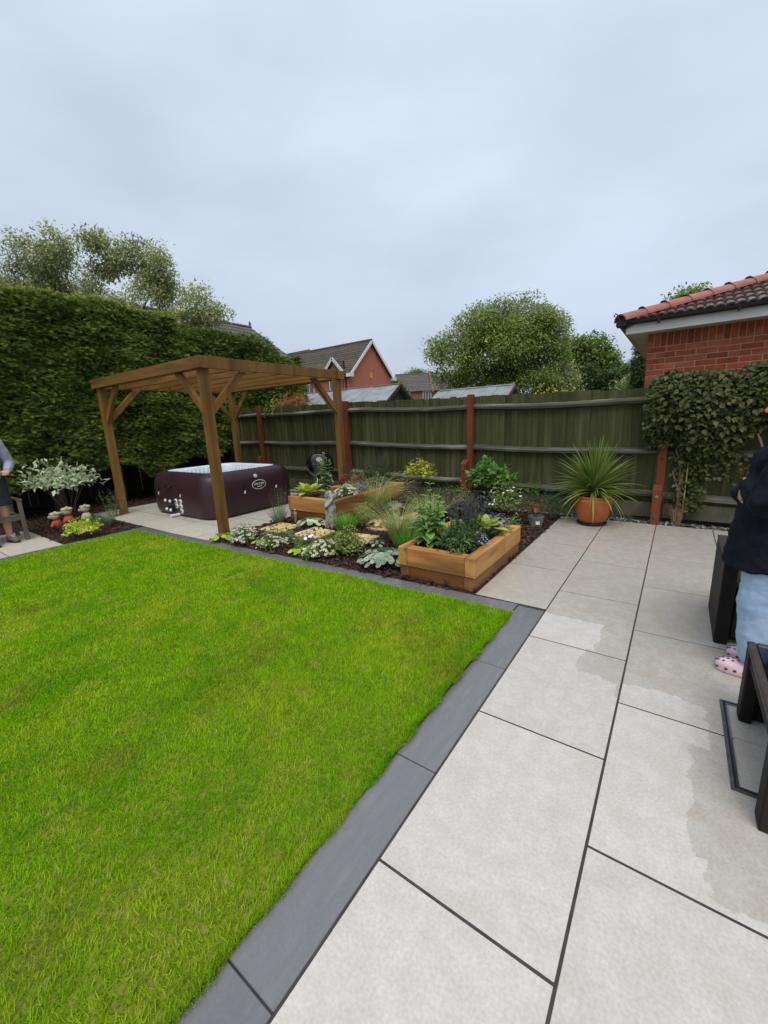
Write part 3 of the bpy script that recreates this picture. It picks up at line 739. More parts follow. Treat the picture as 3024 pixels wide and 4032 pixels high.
stone(-3.36, 4.70, .02, 'sandstone stepping stone beside the steel light and tall feathery grass')
stone(-3.25, 5.42, .0, 'stepping stone farthest back, before the silver leaved plant')
def light(x, y, label):
    t = thing('solar_light', label, 'garden light', (x, y, 0), group='steel garden lights')
    obj('tube', MB().lathe([(.026,0),(.026,.17)], 16), M_steel, t, smooth=False)
    obj('lens', MB().lathe([(.0255,.17),(.0255,.215)], 16), M_glassy, t)
    obj('cap', MB().lathe([(.028,.215),(.028,.245),(.024,.25)], 16), M_steel, t)
M_glassy = pmat('clear_plastic', (.35,.36,.36), (.28,.29,.29), scale=20, rough=.12)
light(-4.77, 4.22, 'short steel garden light at the corner of the long raised bed')
light(-2.91, 4.16, 'short steel garden light beside the square raised bed')
light(-3.05, 5.65, 'steel garden light mostly hidden behind tall feathery grass')
M_stone = pmat('weathered_stone', (.40,.385,.33), (.22,.215,.175), scale=18, rough=.9, bump=.9, bscale=45, c3=(.10,.10,.075), c3scale=9)
st = thing('stone_statue', 'weathered grey stone statue of a figure in front of the raised bed', 'statue', (-4.14, 4.36, 0), -.6)
mb = MB()
mb.lathe([(.10,0),(.105,.03),(.095,.05),(.088,.12),(.082,.2),(.085,.27),(.09,.32)], 18, sy=.9)
for k in range(11):                                    # drapery folds
    a = 2*PI*k/11+rng.uniform(-.1,.1); mb.caps((.09*math.cos(a), .082*math.sin(a), .03), (.076*math.cos(a+.15), .07*math.sin(a+.15), .27+.03*math.sin(k*2)), .017, .012, 8)
mb.ell((0,0,.36), (.085,.075,.08)); mb.ell((-.01,-.01,.42), (.075,.065,.05)); mb.ell((-.02,-.02,.485), (.052,.052,.06))
mb.ell((.05,.04,.47), (.045,.05,.05)); mb.ell((-.025,-.065,.48), (.012,.016,.014))
mb.caps((.085,.0,.42), (.07,-.08,.34), .03, .024); mb.caps((.07,-.08,.34), (-.03,-.09,.37), .024, .02)
mb.caps((-.085,-.01,.41), (-.07,-.08,.33), .028, .023); mb.caps((-.07,-.08,.33), (.02,-.09,.31), .023, .02)
mb.ell((.02,-.075,.40), (.035,.03,.035)); mb.ell((-.02,.0,.525), (.045,.048,.03))
link('figure', remeshed('figure', mb, .009, 2, .022, .03), M_stone, st)
obj('plinth', MB().box((0,0,.012), (.22,.20,.03)), M_stone, st, bevel=.006)

# ================================================================== TERRACOTTA POT WITH CORDYLINE
M_terra = pmat('terracotta', (.42,.125,.042), (.33,.09,.03), scale=5, rough=.5, bump=.1, bscale=20, c3=(.30,.10,.045), c3scale=3)
pot = thing('terracotta_pot', 'large round terracotta pot on a black saucer by the fence', 'plant pot', (-.885, 6.17, 0))
prof = [(.155,.03),(.17,.05)]
for k in range(12):
    z = .06+k*.024; r = .172+.062*math.sin(min(1, (z-.05)/.26)*PI*.5); prof += [(r, z), (r+.0035, z+.012)]
prof += [(.235,.352),(.222,.365),(.212,.372),(.225,.385),(.222,.40),(.20,.402),(.195,.37),(.19,.34)]
obj('pot_body', MB().lathe(prof, 40), M_terra, pot, smooth=True)
obj('saucer', MB().lathe([(.165,0),(.185,.008),(.192,.032),(.18,.034),(.165,.02)], 36), M_blackp, pot, smooth=True)
obj('soil', MB().lathe([(.01,.345),(.192,.35)], 24), M_mulch, pot)
def strapmesh(name, droop, seg=8):
    v = []; f = []
    for i in range(seg+1):
        t = i/seg; w = .5*(1-t**3)*(.55+.45*min(1, t*4)); y = t*(1-.25*droop*t); z = -droop*t**2.2*.6+.0
        v += [(-w, y, z+.15*w*.3), (0, y, z), (w, y, z+.15*w*.3)]
    for i in range(seg):
        for k in (0, 1): f.append((3*i+k, 3*i+k+1, 3*i+k+4, 3*i+k+3))
    m = bpy.data.meshes.new(name); m.from_pydata(v, [], f); m.polygons.foreach_set('use_smooth', [True]*len(f)); return m
M_cord = leafm('cordyline_leaf', (.09,.16,.022), (.26,.33,.08), obj=True, rough=.4, trans=.2)
M_cord2 = leafm('cordyline_old_leaf', (.22,.24,.06), (.34,.30,.10), obj=True, rough=.45, trans=.2)
sm = [strapmesh('leaf', dd) for dd in (.02, .2, .5, .95)]; sm2 = [strapmesh('leaf', .9)]
for q in sm: q.materials.append(M_cord)
sm2[0].materials.append(M_cord2)
cp = thing('cordyline', 'spiky green cordyline with long arching strap leaves in the terracotta pot', 'plant', (-.885, 6.17, .36))
obj('stem', MB().tube([(0,0,-.02),(.0,0,.1),(.01,0,.2)], [.03,.03,.02], 8), M_bark, cp)
for i in range(190):
    t = i/190; el = math.radians(86-88*t**.9+random.uniform(-9, 9)); az = i*2.39996+random.uniform(-.3,.3)
    d = (math.cos(el)*math.cos(az), math.cos(el)*math.sin(az), math.sin(el))
    me = sm[0] if el > 1.0 else sm[1] if el > .55 else sm[2] if el > .1 else sm[3]
    if el < .1 and random.random() < .45: me = sm2[0]
    L = random.uniform(.48,.70)
    leafobj('leaf', me, cp, (.02*math.cos(az), .02*math.sin(az), .22-.16*t), d, (-d[0]*d[2], -d[1]*d[2], 1-d[2]**2+.02), L, random.uniform(.02,.03))
# ================================================================== PLANTS
def _arc(seg=5, bend=.6):
    v = []; f = []
    for i in range(seg+1):
        t = i/seg; w = .5*(1-.85*t); y = t*(1-.28*bend*t); z = bend*t**2.1
        v += [(-w, y, z), (w, y, z)]
    for i in range(seg): f.append((2*i, 2*i+1, 2*i+3, 2*i+2))
    return np.array(v, float), f
ARC = _arc(); ARCS = _arc(4, .22); ARCD = _arc(6, 1.0)
M_stem = pmat('green_stem', (.07,.10,.03), (.10,.12,.04), scale=9, rough=.6)
M_twig = pmat('brown_twig', (.07,.045,.028), (.11,.075,.05), scale=9, rough=.8)
G = {}
def gm(key, c1, c2, **k):
    if key not in G: G[key] = leafm(key, c1, c2, **k)
    return G[key]
m_green = gm('mid_green_leaf', (0.065,0.156,0.0325), (0.195,0.351,0.078))
m_dark = gm('dark_green_leaf', (0.0286,0.0715,0.0234), (0.0975,0.169,0.052))
m_sage = gm('sage_leaf', (0.0715,0.111,0.0585), (0.208,0.26,0.13))
m_sageb = gm('sage_bush_leaf', (.045,.10,.03), (.14,.24,.07))
m_olive = gm('olive_leaf', (0.0975,0.143,0.0286), (0.312,0.39,0.091))
m_lime = gm('lime_leaf', (0.325,0.468,0.039), (0.65,0.754,0.078))
m_bright = gm('bright_green_leaf', (0.104,0.286,0.0325), (0.234,0.494,0.065))
m_silver = gm('silver_leaf', (0.169,0.247,0.169), (0.546,0.624,0.494))
m_vari = gm('variegated_leaf', (0.182,0.286,0.143), (0.806,0.85,0.598))
m_bronze = gm('bronze_leaf', (0.065,0.0455,0.0286), (0.195,0.143,0.065))
m_plum = gm('plum_leaf', (0.039,0.0182,0.0234), (0.13,0.065,0.065))
m_yel = gm('yellow_leaf', (.26,.34,.03), (.52,.54,.08))
m_straw = gm('feather_grass_blade', (0.208,0.286,0.065), (0.546,0.546,0.221))
m_strawt = gm('feather_plume', (0.442,0.39,0.195), (0.754,0.65,0.39))
m_lav = gm('grey_green_leaf', (0.13,0.182,0.0975), (0.312,0.364,0.221))
f_white = gm('white_petal', (.78,.78,.74), (.88,.88,.84), trans=.15)
f_yel = gm('flower_centre', (.55,.38,.03), (.62,.45,.05), trans=.0)
f_violet = gm('violet_petal', (.26,.18,.55), (.46,.36,.75), trans=.2)
f_purple = gm('deep_purple_flower', (.035,.02,.06), (.14,.09,.22), trans=.1)
f_salvia = gm('salvia_flower', (.045,.03,.085), (.15,.12,.25), trans=.1)
f_blue = gm('pale_blue_petal', (.30,.32,.62), (.50,.50,.78), trans=.2)
f_red = gm('crimson_plume', (0.182,0.0156,0.0455), (0.416,0.039,0.117), trans=.15)
f_mag = gm('magenta_petal', (.28,.02,.34), (.40,.05,.45), trans=.15)
f_peach = gm('peach_leaf', (0.715,0.442,0.221), (0.85,0.702,0.442), trans=.25)
f_cream = gm('cream_flower', (.52,.50,.30), (.70,.66,.45), trans=.2)
f_yelsh = gm('golden_shrub', (.50,.50,.02), (.68,.64,.05))

def bushpts(n, r, shell=.45, low=-.2):
    d = rdir(n*2); d = d[d[:, 2] > low][:n]; n = len(d)
    q = (shell+(1-shell)*rng.random(n)**.6)[:, None]
    wob = 1+.22*np.sin(d[:, :1]*5+d[:, 1:2]*4+1)+.15*np.sin(d[:, 2:]*7+d[:, :1]*6)
    return d*q*wob*np.array(r), d
def stems(t, n, r, h, mat, rad=.004):
    mb = MB()
    for k in range(n):
        a = random.uniform(0, 2*PI); q = random.uniform(.3,.95)
        p1 = Vector((r*q*math.cos(a), r*q*math.sin(a), h*random.uniform(.7,1.05)))
        mb.tube([(0.02*math.cos(a), .02*math.sin(a), -.02), p1*.5+Vector((0,0,h*.12)), p1], [rad*1.3, rad, rad*.6], 5)
    obj('stems', mb, mat, t, kind='stuff')
def flowers(t, n, r, z0, size, mat, tm=STAR, centre=None, up=.8, name='flowers', front=None):
    d = rdir(n*4); d = d[d[:, 2] > .05]
    if front is not None: d = d[(d @ np.array(front)) > -.1]
    d = d[:n]; n = len(d)
    P = d*np.array(r)*rng.uniform(.85,1.12,(n,1))+np.array([0,0,z0]); N = d*.8+np.array([.15,-.35,up])+.3*rdir(n)
    D = unit(np.cross(N, rdir(n))); s = rng.uniform(.75,1.25,n)*size
    cloud(name, t, P-D*s[:, None]*.5, D, N, s, s, tm, mat)
    if centre:
        nn = unit(N); c = s*.34
        cloud('flower_centres', t, P-D*c[:, None]*.5+nn*size*.1, D, N, c, c, DISC, centre)
def bush(name, label, loc, r, n, L, mat, tm=LEAF, wl=.5, cat='plant', stm=M_twig, zc=None, shell=.4, group=None, droop=0, ns=9):
    t = thing(name, label, cat, loc, random.uniform(0, 6), group)
    P, d = bushpts(n, r, shell); zc = r[2]*.55 if zc is None else zc; P = P+np.array([0,0,zc]); P[:, 2] = np.abs(P[:, 2])+.005
    n = len(P); D = d*.6+.9*rdir(n)+np.array([0,0,.2-droop]); N = np.array([0,0,1.])+.5*d+.45*rdir(n)
    s = rng.uniform(.65,1.3,n)*L
    cloud('foliage', t, P, D, N, s, s*wl, tm, mat)
    stems(t, ns, r[0]*.8, zc+r[2]*.5, stm)
    return t
def tuft(name, label, loc, n, h, w, mat, tm=ARC, spread=.3, lean=(0,0), base=.04, cat='grass', plume=None, group=None, hv=.35):
    t = thing(name, label, cat, loc, 0, group)
    a = rng.uniform(0, 2*PI, n); rr = rng.random(n)**.5
    P = np.stack([np.cos(a)*rr*base, np.sin(a)*rr*base, np.zeros(n)], 1)
    o = np.stack([np.cos(a), np.sin(a), np.zeros(n)], 1)+np.array([lean[0], lean[1], 0])*1.4
    D = o*spread*(rr[:, None]*.8+.2)+np.array([0,0,1.])+rng.normal(0,.06,(n,3)); L = h*rng.uniform(1-hv,1.08,n)
    cloud('blades', t, P, D, o, L, w, tm, mat)
    if plume:
        k = n//6; i = rng.choice(n, k, False); X, Dn, Z = frames(D[i], o[i]); T = tm[0]
        y1 = T[-1, 1]; z1 = T[-1, 2]
        tip = P[i]+Dn*L[i, None]*y1+Z*L[i, None]*z1
        for q in (0, 1):
            cloud('plumes', t, tip-Z*L[i, None]*.12*q, Z*.8+Dn*.25+.25*rdir(k), rdir(k), rng.uniform(.06,.14,k), .003, BLADE, plume)
    return t
def spiky(name, label, loc, n, h, r, leafmat, flmat, base_h=.45, L=.05, fl=.3, dens=26, cat='plant', group=None, fw=.4):
    # upright stems with narrow leaves and a flower spike on top
    t = thing(name, label, cat, loc, 0, group); mb = MB(); LP = []; LD = []; FP = []; FD = []
    for k in range(n):
        a = random.uniform(0, 2*PI); q = r*random.random()**.5; hh = h*random.uniform(.65,1.0)
        b = Vector((q*.45*math.cos(a), q*.45*math.sin(a), -.02)); tp = Vector((q*1.2*math.cos(a)+random.uniform(-.02,.02), q*1.2*math.sin(a)+random.uniform(-.02,.02), hh))
        mb.tube([b, b.lerp(tp, .5), tp], [.0028,.0022,.0012], 4)
        for j in range(dens):
            u = random.random()*(1-fl)*.98; p = b.lerp(tp, u)
            if u > base_h and random.random() < .5: continue
            aa = random.uniform(0, 2*PI); LP.append(p); LD.append((math.cos(aa), math.sin(aa), random.uniform(.2,1)))
        for j in range(int(16*fl/.3)):
            u = 1-fl*random.random(); p = b.lerp(tp, u); aa = random.uniform(0, 2*PI)
            FP.append(p); FD.append((math.cos(aa), math.sin(aa), .6))
    obj('stems', mb, M_stem, t, kind='stuff')
    LP = np.array(LP); LD = np.array(LD); m = len(LP)
    cloud('foliage', t, LP, LD, np.tile([0,0,1.],(m,1))+.4*rdir(m), rng.uniform(.6,1.2,m)*L, L*.28, LEAF, leafmat)
    if fl > 0 and flmat:
        FP = np.array(FP); FD = np.array(FD); m = len(FP)
        cloud('flower_spikes', t, FP, FD, np.tile([0,0,1.],(m,1)), rng.uniform(.012,.022,m), .011, LEAF, flmat)
    return t
def leafmesh(name, tip=1.0, curve=.25, fold=.12, seg=7, wave=0):
    v = []; f = []
    for i in range(seg+1):
        t = i/seg; w = .5*(math.sin(PI*min(1, t**.75))**.8 if 0 < t < 1 else 0.02); z = -curve*t*t
        for k, s_ in enumerate((-1,-.5,0,.5,1)):
            v.append((s_*w, t, z+fold*abs(s_)*w*1.2-.1*abs(s_)**3*w+wave*math.sin(t*14)*abs(s_)*.02))
    for i in range(seg):
        for k in range(4): f.append((5*i+k, 5*i+k+1, 5*i+k+6, 5*i+k+5))
    m = bpy.data.meshes.new(name); m.from_pydata(v, [], f); m.polygons.foreach_set('use_smooth', [True]*len(f)); return m
def hosta(name, label, loc, n, L, c1, c2, rot=0):
    t = thing(name, label, 'plant', loc, rot); mt = leafm(name+'_leaf', c1, c2, obj=True, rough=.38, trans=.3)
    ms = [leafmesh('leaf', curve=c) for c in (.25,.45)]
    for q in ms: q.materials.append(mt)
    mb = MB()
    for i in range(n):
        az = i*2.4+random.uniform(-.2,.2); u = i/n; el = 1.3-.85*u; pet = L*(.5+.35*u)
        d = Vector((math.cos(az)*math.cos(el), math.sin(az)*math.cos(el), math.sin(el))); p = d*pet
        mb.tube([(0,0,-.01), p*.5+Vector((0,0,.01)), p], [.004,.004,.003], 5)
        dd = Vector((d.x, d.y, d.z*.55+.05)); leafobj('leaf', ms[i % 2], t, p, dd, (-.3*d.x, -.3*d.y, 1), L*random.uniform(.8,1.1), L*random.uniform(.5,.62))
    obj('stalks', mb, M_stem, t, kind='stuff'); return t
def tallstem(name, label, loc, nst, h, L, mat, pairs=9, spread=.08, flw=None, rot=0):
    t = thing(name, label, 'plant', loc, rot); ms = [leafmesh('leaf', curve=c, fold=.2) for c in (.2,.4)]
    for q in ms: q.materials.append(mat)
    for s_ in range(nst):
        a = s_*2.4+.4; hh = h*(1 if s_ == 0 else random.uniform(.6,.9)); tp = Vector((spread*math.cos(a)*(0 if s_ == 0 else 1.6), spread*math.sin(a)*(0 if s_ == 0 else 1.6), hh)); b = Vector((tp.x*.3, tp.y*.3, -.02))
        obj('stem', MB().tube([b, b.lerp(tp, .5)+Vector((.01,0,0)), tp], [.006,.005,.003], 6), M_stem, t)
        for k in range(pairs):
            u = .16+.84*(k+.5)/pairs; p = b.lerp(tp, u); l = L*(1.1-.75*u**2.2)*random.uniform(.85,1.15)
            for w in (0, PI):
                az = k*PI/2+w+a+random.uniform(-.3,.3); el = random.uniform(-.1,.35)+.5*u**3
                d = (math.cos(az)*math.cos(el), math.sin(az)*math.cos(el), math.sin(el))
                leafobj('leaf', ms[k % 2], t, p, d, (-.2*d[0], -.2*d[1], 1), l, l*random.uniform(.52,.66))
        if flw: 
            k = 10; P = np.array([tp]*k)+rng.normal(0,.012,(k,3)); cloud('flower_tip', t, P, rdir(k)+[0,0,1], rdir(k), .02, .01, LEAF, flw)
    return t
def heuchera(name, label, loc, n, r, size, mat, big=False, cat='plant', rot=0):
    t = thing(name, label, cat, loc, rot); mb = MB()
    if big: me = cloudmesh('leaf', np.zeros((1,3)), [[0,1,0]], [[0,0,1]], 1, 1, _round(16,.5,.42,.18), np.array([.5])); me.materials.append(big)
    P = []; D = []; N = []; S = []
    for i in range(n):
        az = i*2.4+random.uniform(-.25,.25); u = ((i+.5)/n)**.6; el = 1.45-1.2*u; rr = r*(.5+.5*u)
        p = Vector((math.cos(az)*math.cos(el)*rr, math.sin(az)*math.cos(el)*rr, .03+math.sin(el)*rr*.75)); s_ = size*random.uniform(.75,1.2)
        d = Vector((math.cos(az), math.sin(az), -.25-.35*u)); nn = Vector((math.cos(az)*.55*u, math.sin(az)*.55*u, 1))+Vector(rng.normal(0,.18,3))
        mb.tube([(0,0,-.01), p*.55+Vector((0,0,.015)), p], [.003,.0025,.002], 4)
        if big: leafobj('leaf', me, t, p-d*s_*.25, d, nn, s_, s_)
        else: P.append(p-d*s_*.25); D.append(d); N.append(nn); S.append(s_)
    obj('stalks', mb, M_stem, t, kind='stuff')
    if not big: cloud('foliage', t, np.array(P), np.array(D), np.array(N), np.array(S), np.array(S), ROUND, mat)
    return t

# ---- square raised bed (soil at z .26)
Z1 = .26
tallstem('leafy_stem_plant', 'tall upright plant with broad paired green leaves in the square raised bed', (-1.93,3.44,Z1), 6, .68, .145, leafm('broad_leaf', (.15,.32,.06), (.27,.46,.13), obj=True), 9, .07)
bush('sage_bush', 'dense dark green sage like bush at the front of the square raised bed', (-1.63,3.47,Z1), (.23,.16,.16), 800, .06, m_sageb, wl=.32, stm=M_stem)
spiky('salvia', 'dark purple salvia spikes rising in the square raised bed', (-1.74,3.85,Z1), 60, .54, .20, m_dark, f_salvia, fl=.42, L=.045)
hosta('lime_hosta', 'lime yellow hosta in the square raised bed behind the purple spikes', (-1.57,3.98,Z1+.06), 15, .16, (.34,.44,.03), (.52,.60,.06))
t = bush('bellflower', 'violet flowering bellflower at the inner right edge of the square raised bed', (-1.52,4.13,Z1), (.15,.17,.11), 420, .03, m_green, stm=M_stem)
flowers(t, 130, (.17,.19,.17), .08, .036, f_violet)
t = bush('lobelia', 'pale blue lobelia cushion spilling by the right sleeper of the square bed', (-1.53,3.70,Z1), (.09,.14,.09), 320, .022, m_sage, stm=M_stem)
flowers(t, 60, (.10,.15,.10), .05, .022, f_blue)
t = bush('small_daisy', 'small white daisies at the far end of the square raised bed', (-1.72,4.28,Z1), (.13,.08,.11), 260, .03, m_green, stm=M_stem)
flowers(t, 26, (.14,.09,.14), .07, .032, f_white, centre=f_yel)
t = bush('white_speedwell', 'tiny white flowered filler between the broad leaves and purple spikes', (-1.92,3.66,Z1), (.12,.12,.16), 340, .025, m_green, stm=M_stem)
flowers(t, 20, (.13,.13,.20), .1, .018, f_white)
# ---- long raised bed (soil at z .33)
Z2 = .33
hosta('lime_hosta', 'lime yellow hosta at the front left corner of the long raised bed', (-4.98,4.75,Z2), 17, .22, (.34,.44,.03), (.52,.60,.06), .6)
tallstem('leafy_stem_plant', 'tall pale green leafy stem in the long raised bed before the barbecue', (-4.85,5.02,Z2), 4, .72, .12, leafm('pale_leaf', (.16,.28,.09), (.30,.44,.18), obj=True), 10, .07, f_cream)
for x, y, w in ((-4.86,5.52,'nearer the hot tub'), (-4.72,5.78,'nearer the feathery grass')):
    t = bush('crimson_celosia', 'crimson feathery plume flower '+w, (x,y,Z2), (.09,.09,.09), 130, .05, m_dark, stm=M_stem)
    n = 260; P, d_ = bushpts(n, (.10,.10,.12), .3, 0); cloud('plumes', t, P+[0,0,.10], d_*.5+[0,0,1], rdir(len(P)), .05, .016, LEAF, f_red)
t = bush('daisy_cushion', 'cushion of white daisies in the long raised bed behind the statue', (-4.38,4.98,Z2), (.17,.19,.12), 420, .03, m_green, stm=M_stem)
flowers(t, 120, (.18,.20,.15), .05, .048, f_white, centre=f_yel)
t = bush('violet_campanula', 'violet flowers beyond the white daisies in the long raised bed', (-4.40,5.35,Z2), (.15,.15,.12), 380, .03, m_green, stm=M_stem)
flowers(t, 110, (.16,.16,.15), .05, .042, f_violet)
t = bush('trailing_lobelia', 'trailing pale violet lobelia just behind the head of the statue', (-4.42,4.66,Z2), (.16,.10,.09), 340, .022, m_sage, stm=M_stem)
flowers(t, 80, (.17,.11,.12), .05, .024, f_blue)
spiky('purple_verbena', 'thin purple flower stems beside the barbecue', (-4.98,5.75,Z2), 26, .52, .13, m_dark, f_purple, fl=.35, L=.04)
spiky('tall_catmint', 'tall dark green herb with fine purple spikes against the fence', (-4.62,6.22,Z2), 70, .62, .30, m_dark, f_purple, fl=.25, L=.055)
bush('golden_herb', 'low yellow green herb behind the crimson plumes', (-4.95,6.0,Z2), (.28,.20,.16), 420, .045, m_olive, stm=M_stem)
bush('grey_herb', 'grey green filler plant at the far right of the long raised bed', (-4.40,5.9,Z2), (.20,.22,.15), 380, .035, m_lav, stm=M_stem)
# ---- ground level bed, front row
def daisy(label, loc, r, nf):
    t = bush('daisy_plant', label, loc, r, 620, .04, m_green, wl=.3, stm=M_stem, group='white daisy plants along the lawn edging')
    flowers(t, nf, (r[0]*1.08, r[1]*1.08, r[2]*1.15), r[2]*.5, .048, f_white, centre=f_yel)
daisy('white daisy plant nearest the front pergola post', (-4.66,3.18,0), (.26,.15,.15), 130)
daisy('white daisy plant in the middle of the front row by the edging', (-4.02,3.22,0), (.25,.15,.15), 130)
daisy('white daisy plant left of the big green bush by the edging', (-3.22,3.22,0), (.22,.11,.14), 115)
heuchera('lime_heuchera', 'small lime green leaved plant at the foot of the front pergola post', (-5.02,3.10,0), 16, .14, .075, m_lime)
heuchera('lime_heuchera', 'small lime green plant between the two left daisy plants', (-4.33,3.20,0), 14, .11, .065, m_lime)
heuchera('lime_heuchera', 'lime leaved plant standing low beside the lawn edging left of the right daisies', (-3.60,3.17,0), 13, .11, .07, m_lime)
bush('olive_filler', 'loose olive green plant in front of the second stepping stone', (-3.72,3.42,0), (.22,.13,.10), 420, .04, m_olive, stm=M_stem)
t = thing('petunia', 'single magenta petunia with white flowers in the front bed', 'plant', (-3.55,3.32,0))
stems(t, 5, .05, .16, M_stem); flowers(t, 3, (.03,.03,.03), .15, .06, f_mag, ROUND, front=(.5,-.8,0)); flowers(t, 9, (.07,.05,.05), .18, .04, f_white, ROUND, name='white_flowers')
bush('euonymus', 'bushy green shrub with upright leafy shoots behind the right daisies', (-3.08,3.47,0), (.27,.20,.19), 1200, .038, m_olive, wl=.6, shell=.2)
spiky('green_shoots', 'upright olive green shoots before the half hidden stepping stone', (-3.48,3.66,0), 12, .20, .12, m_olive, None, fl=0, L=.04, base_h=1, dens=30)
heuchera('silver_heuchera', 'large silver veined heuchera beside the square raised bed', (-2.50,3.40,0), 95, .27, .072, None, big=pmat('silver_big_leaf', (.22,.29,.20), (.50,.55,.46), leaf='obj', trans=.25, rough=.45, c3=(.07,.12,.06), c3scale=5))
heuchera('small_heuchera', 'small pale heuchera seedling behind the large silver one', (-2.95,3.85,0), 14, .13, .06, m_silver)
# ---- middle row
tuft('lavender_bush', 'grey green lavender at the corner of the terrace and long raised bed', (-5.10,4.16,0), 260, .30, .007, m_lav, ARCS, .55, base=.07, cat='plant')
spiky('lavender', 'thin upright lavender stems against the maroon tub', (-5.22,4.28,0), 20, .62, .14, m_lav, f_purple, fl=.12, L=.03)
heuchera('cream_heuchera', 'cream edged heuchera between the steel light and the statue', (-4.46,4.24,0), 30, .20, .085, m_vari)
heuchera('pale_seedling', 'tiny cream edged seedling at the foot of the statue', (-4.20,4.08,0), 9, .07, .05, m_vari)
tuft('dianthus', 'bright green grassy tuft to the right of the statue', (-3.84,4.33,0), 520, .30, .007, m_bright, ARCS, .75, base=.11, cat='plant')
bush('golden_shoots', 'yellow green shoots behind the grassy tuft', (-3.60,4.52,0), (.16,.15,.24), 420, .035, m_olive)
heuchera('peach_heuchera', 'peach coloured heuchera leaves by the fourth stepping stone', (-3.47,4.62,.04), 12, .14, .08, f_peach)
heuchera('silver_mound', 'rounded silver green heuchera in front of the long raised bed', (-3.98,5.62,0), 60, .28, .09, m_silver)
tuft('feather_grass', 'windblown feathery grass with pale plumes beside the long raised bed', (-4.03,5.36,0), 620, .80, .005, m_straw, ARC, .20, (.18,.22), .06, plume=m_strawt)
tuft('feather_grass', 'tall fine feathery grass left of the square raised bed', (-2.78,4.12,0), 560, .66, .0055, m_straw, ARC, .20, (.0,.05), .08, plume=m_straw)
tuft('green_grass', 'lower bright green grass at the base of the square raised bed', (-2.52,3.92,0), 360, .34, .006, m_bright, ARCS, .35, base=.12)
tuft('feather_grass', 'feathery grass behind the tall leafy stem of the square bed', (-2.80,5.05,0), 420, .62, .0055, m_straw, ARC, .22, (.1,.05), .08, plume=m_strawt)
tuft('feather_grass', 'green feathery grass under the long raised bed side', (-4.0,4.95,0), 240, .42, .005, m_straw, ARC, .22, (0,-.1), .08)
# ---- back row by the fence
t = bush('yellow_acer', 'small yellow leaved acer with red tints in front of the fence', (-3.62,6.12,0), (.30,.26,.22), 300, .06, m_yel, MAPLE, .9, zc=.62, droop=.5)
obj('stem', MB().tube([(0,0,-.02),(.02,.01,.25),(0,0,.6)], [.014,.011,.007], 7), M_twig, t)
n = 120; P, d_ = bushpts(n, (.18,.18,.16), .3); cloud('red_leaves', t, P+[.0,.02,.64], d_+[0,0,-.4], rdir(n)+[0,0,1], .055, .05, MAPLE, gm('rust_leaf', (0.234,0.091,0.026), (0.416,0.221,0.052)))
bush('dark_shrub', 'dark green shrub with drooping leaves left of the fence post', (-3.02,6.08,0), (.28,.24,.26), 700, .06, m_dark, wl=.4, droop=.5)
bush('heather', 'low bronze leaved plant at the end of the long raised bed', (-3.90,6.2,0), (.28,.22,.24), 700, .03, m_bronze)
bush('plum_heuchera', 'dark plum leaved plant behind the square raised bed', (-2.72,5.50,0), (.24,.22,.24), 520, .06, m_plum, ROUND, 1.0)
bush('golden_bush', 'golden green bush at the foot of the middle fence post', (-2.78,6.12,0), (.22,.20,.30), 640, .04, m_olive)
spiky('foxtail', 'tall bronze flower spike standing before the middle fence post', (-2.72,6.25,0), 7, .92, .05, m_olive, gm('bronze_flower', (.20,.13,.05), (.36,.26,.12)), fl=.55, L=.05, dens=20)
t = bush('pink_thrift', 'pale pink flower heads in the middle of the bed', (-3.0,5.42,0), (.15,.12,.12), 260, .03, m_sage, stm=M_stem)
flowers(t, 34, (.13,.11,.2), .12, .03, gm('pale_pink_petal', (.55,.42,.50), (.70,.58,.64)))
M_gpot = pmat('slate_glaze', (.035,.042,.055), (.05,.058,.072), scale=4, rough=.3)
gp = thing('slate_pot', 'dark slate blue planter pot in front of the fence', 'plant pot', (-2.40,6.22,0))
obj('pot_body', MB().lathe([(.12,.0),(.13,.02),(.165,.27),(.178,.275),(.178,.31),(.16,.31),(.15,.27)], 32), M_gpot, gp, smooth=False)
t = bush('leafy_shrub', 'leafy green shrub growing out of the slate blue pot', (-2.40,6.22,.27), (.30,.26,.27), 760, .085, m_green, MAPLE, .9, zc=.26)
t = bush('white_rose', 'loose green rose bush with white flowers behind the square raised bed', (-2.02,5.90,0), (.30,.26,.30), 900, .045, m_olive, wl=.6, zc=.22)
flowers(t, 40, (.30,.26,.30), .24, .034, f_white, ROUND)
spiky('iris_shoots', 'upright green shoots just beyond the square raised bed', (-1.68,4.95,0), 30, .30, .16, m_green, None, fl=0, L=.09, base_h=1, dens=6)
t = bush('white_saxifrage', 'low white flowered cushion behind the far sleeper of the square bed', (-1.92,4.72,0), (.20,.14,.14), 380, .03, m_green, stm=M_stem)
flowers(t, 32, (.2,.14,.16), .08, .04, f_white, ROUND)
spiky('fence_climber', 'young climber with sparse leaves against the lower fence rail', (-1.72,6.40,0), 9, .66, .16, m_green, None, fl=0, L=.06, base_h=1, dens=26)
bush('small_evergreen', 'small dark evergreen beside the gravel at the patio corner', (-1.42,6.22,0), (.22,.20,.24), 560, .03, m_dark)
pp = thing('nursery_pot', 'grey plastic nursery pot with red label standing on the mulch', 'plant pot', (-1.51,5.68,0))
M_npot = pmat('grey_pot_plastic', (.20,.18,.165), (.17,.155,.14), scale=6, rough=.45)
obj('pot_body', MB().lathe([(.075,0),(.08,.01),(.098,.135),(.105,.137),(.105,.155),(.095,.155),(.088,.13)], 28), M_npot, pp, smooth=False)
M_redl = pmat('red_label', (.55,.03,.03), (.5,.025,.025), rough=.5); M_pic = pmat('picture_label', (.55,.33,.30), (.25,.22,.12), scale=30, rough=.5)
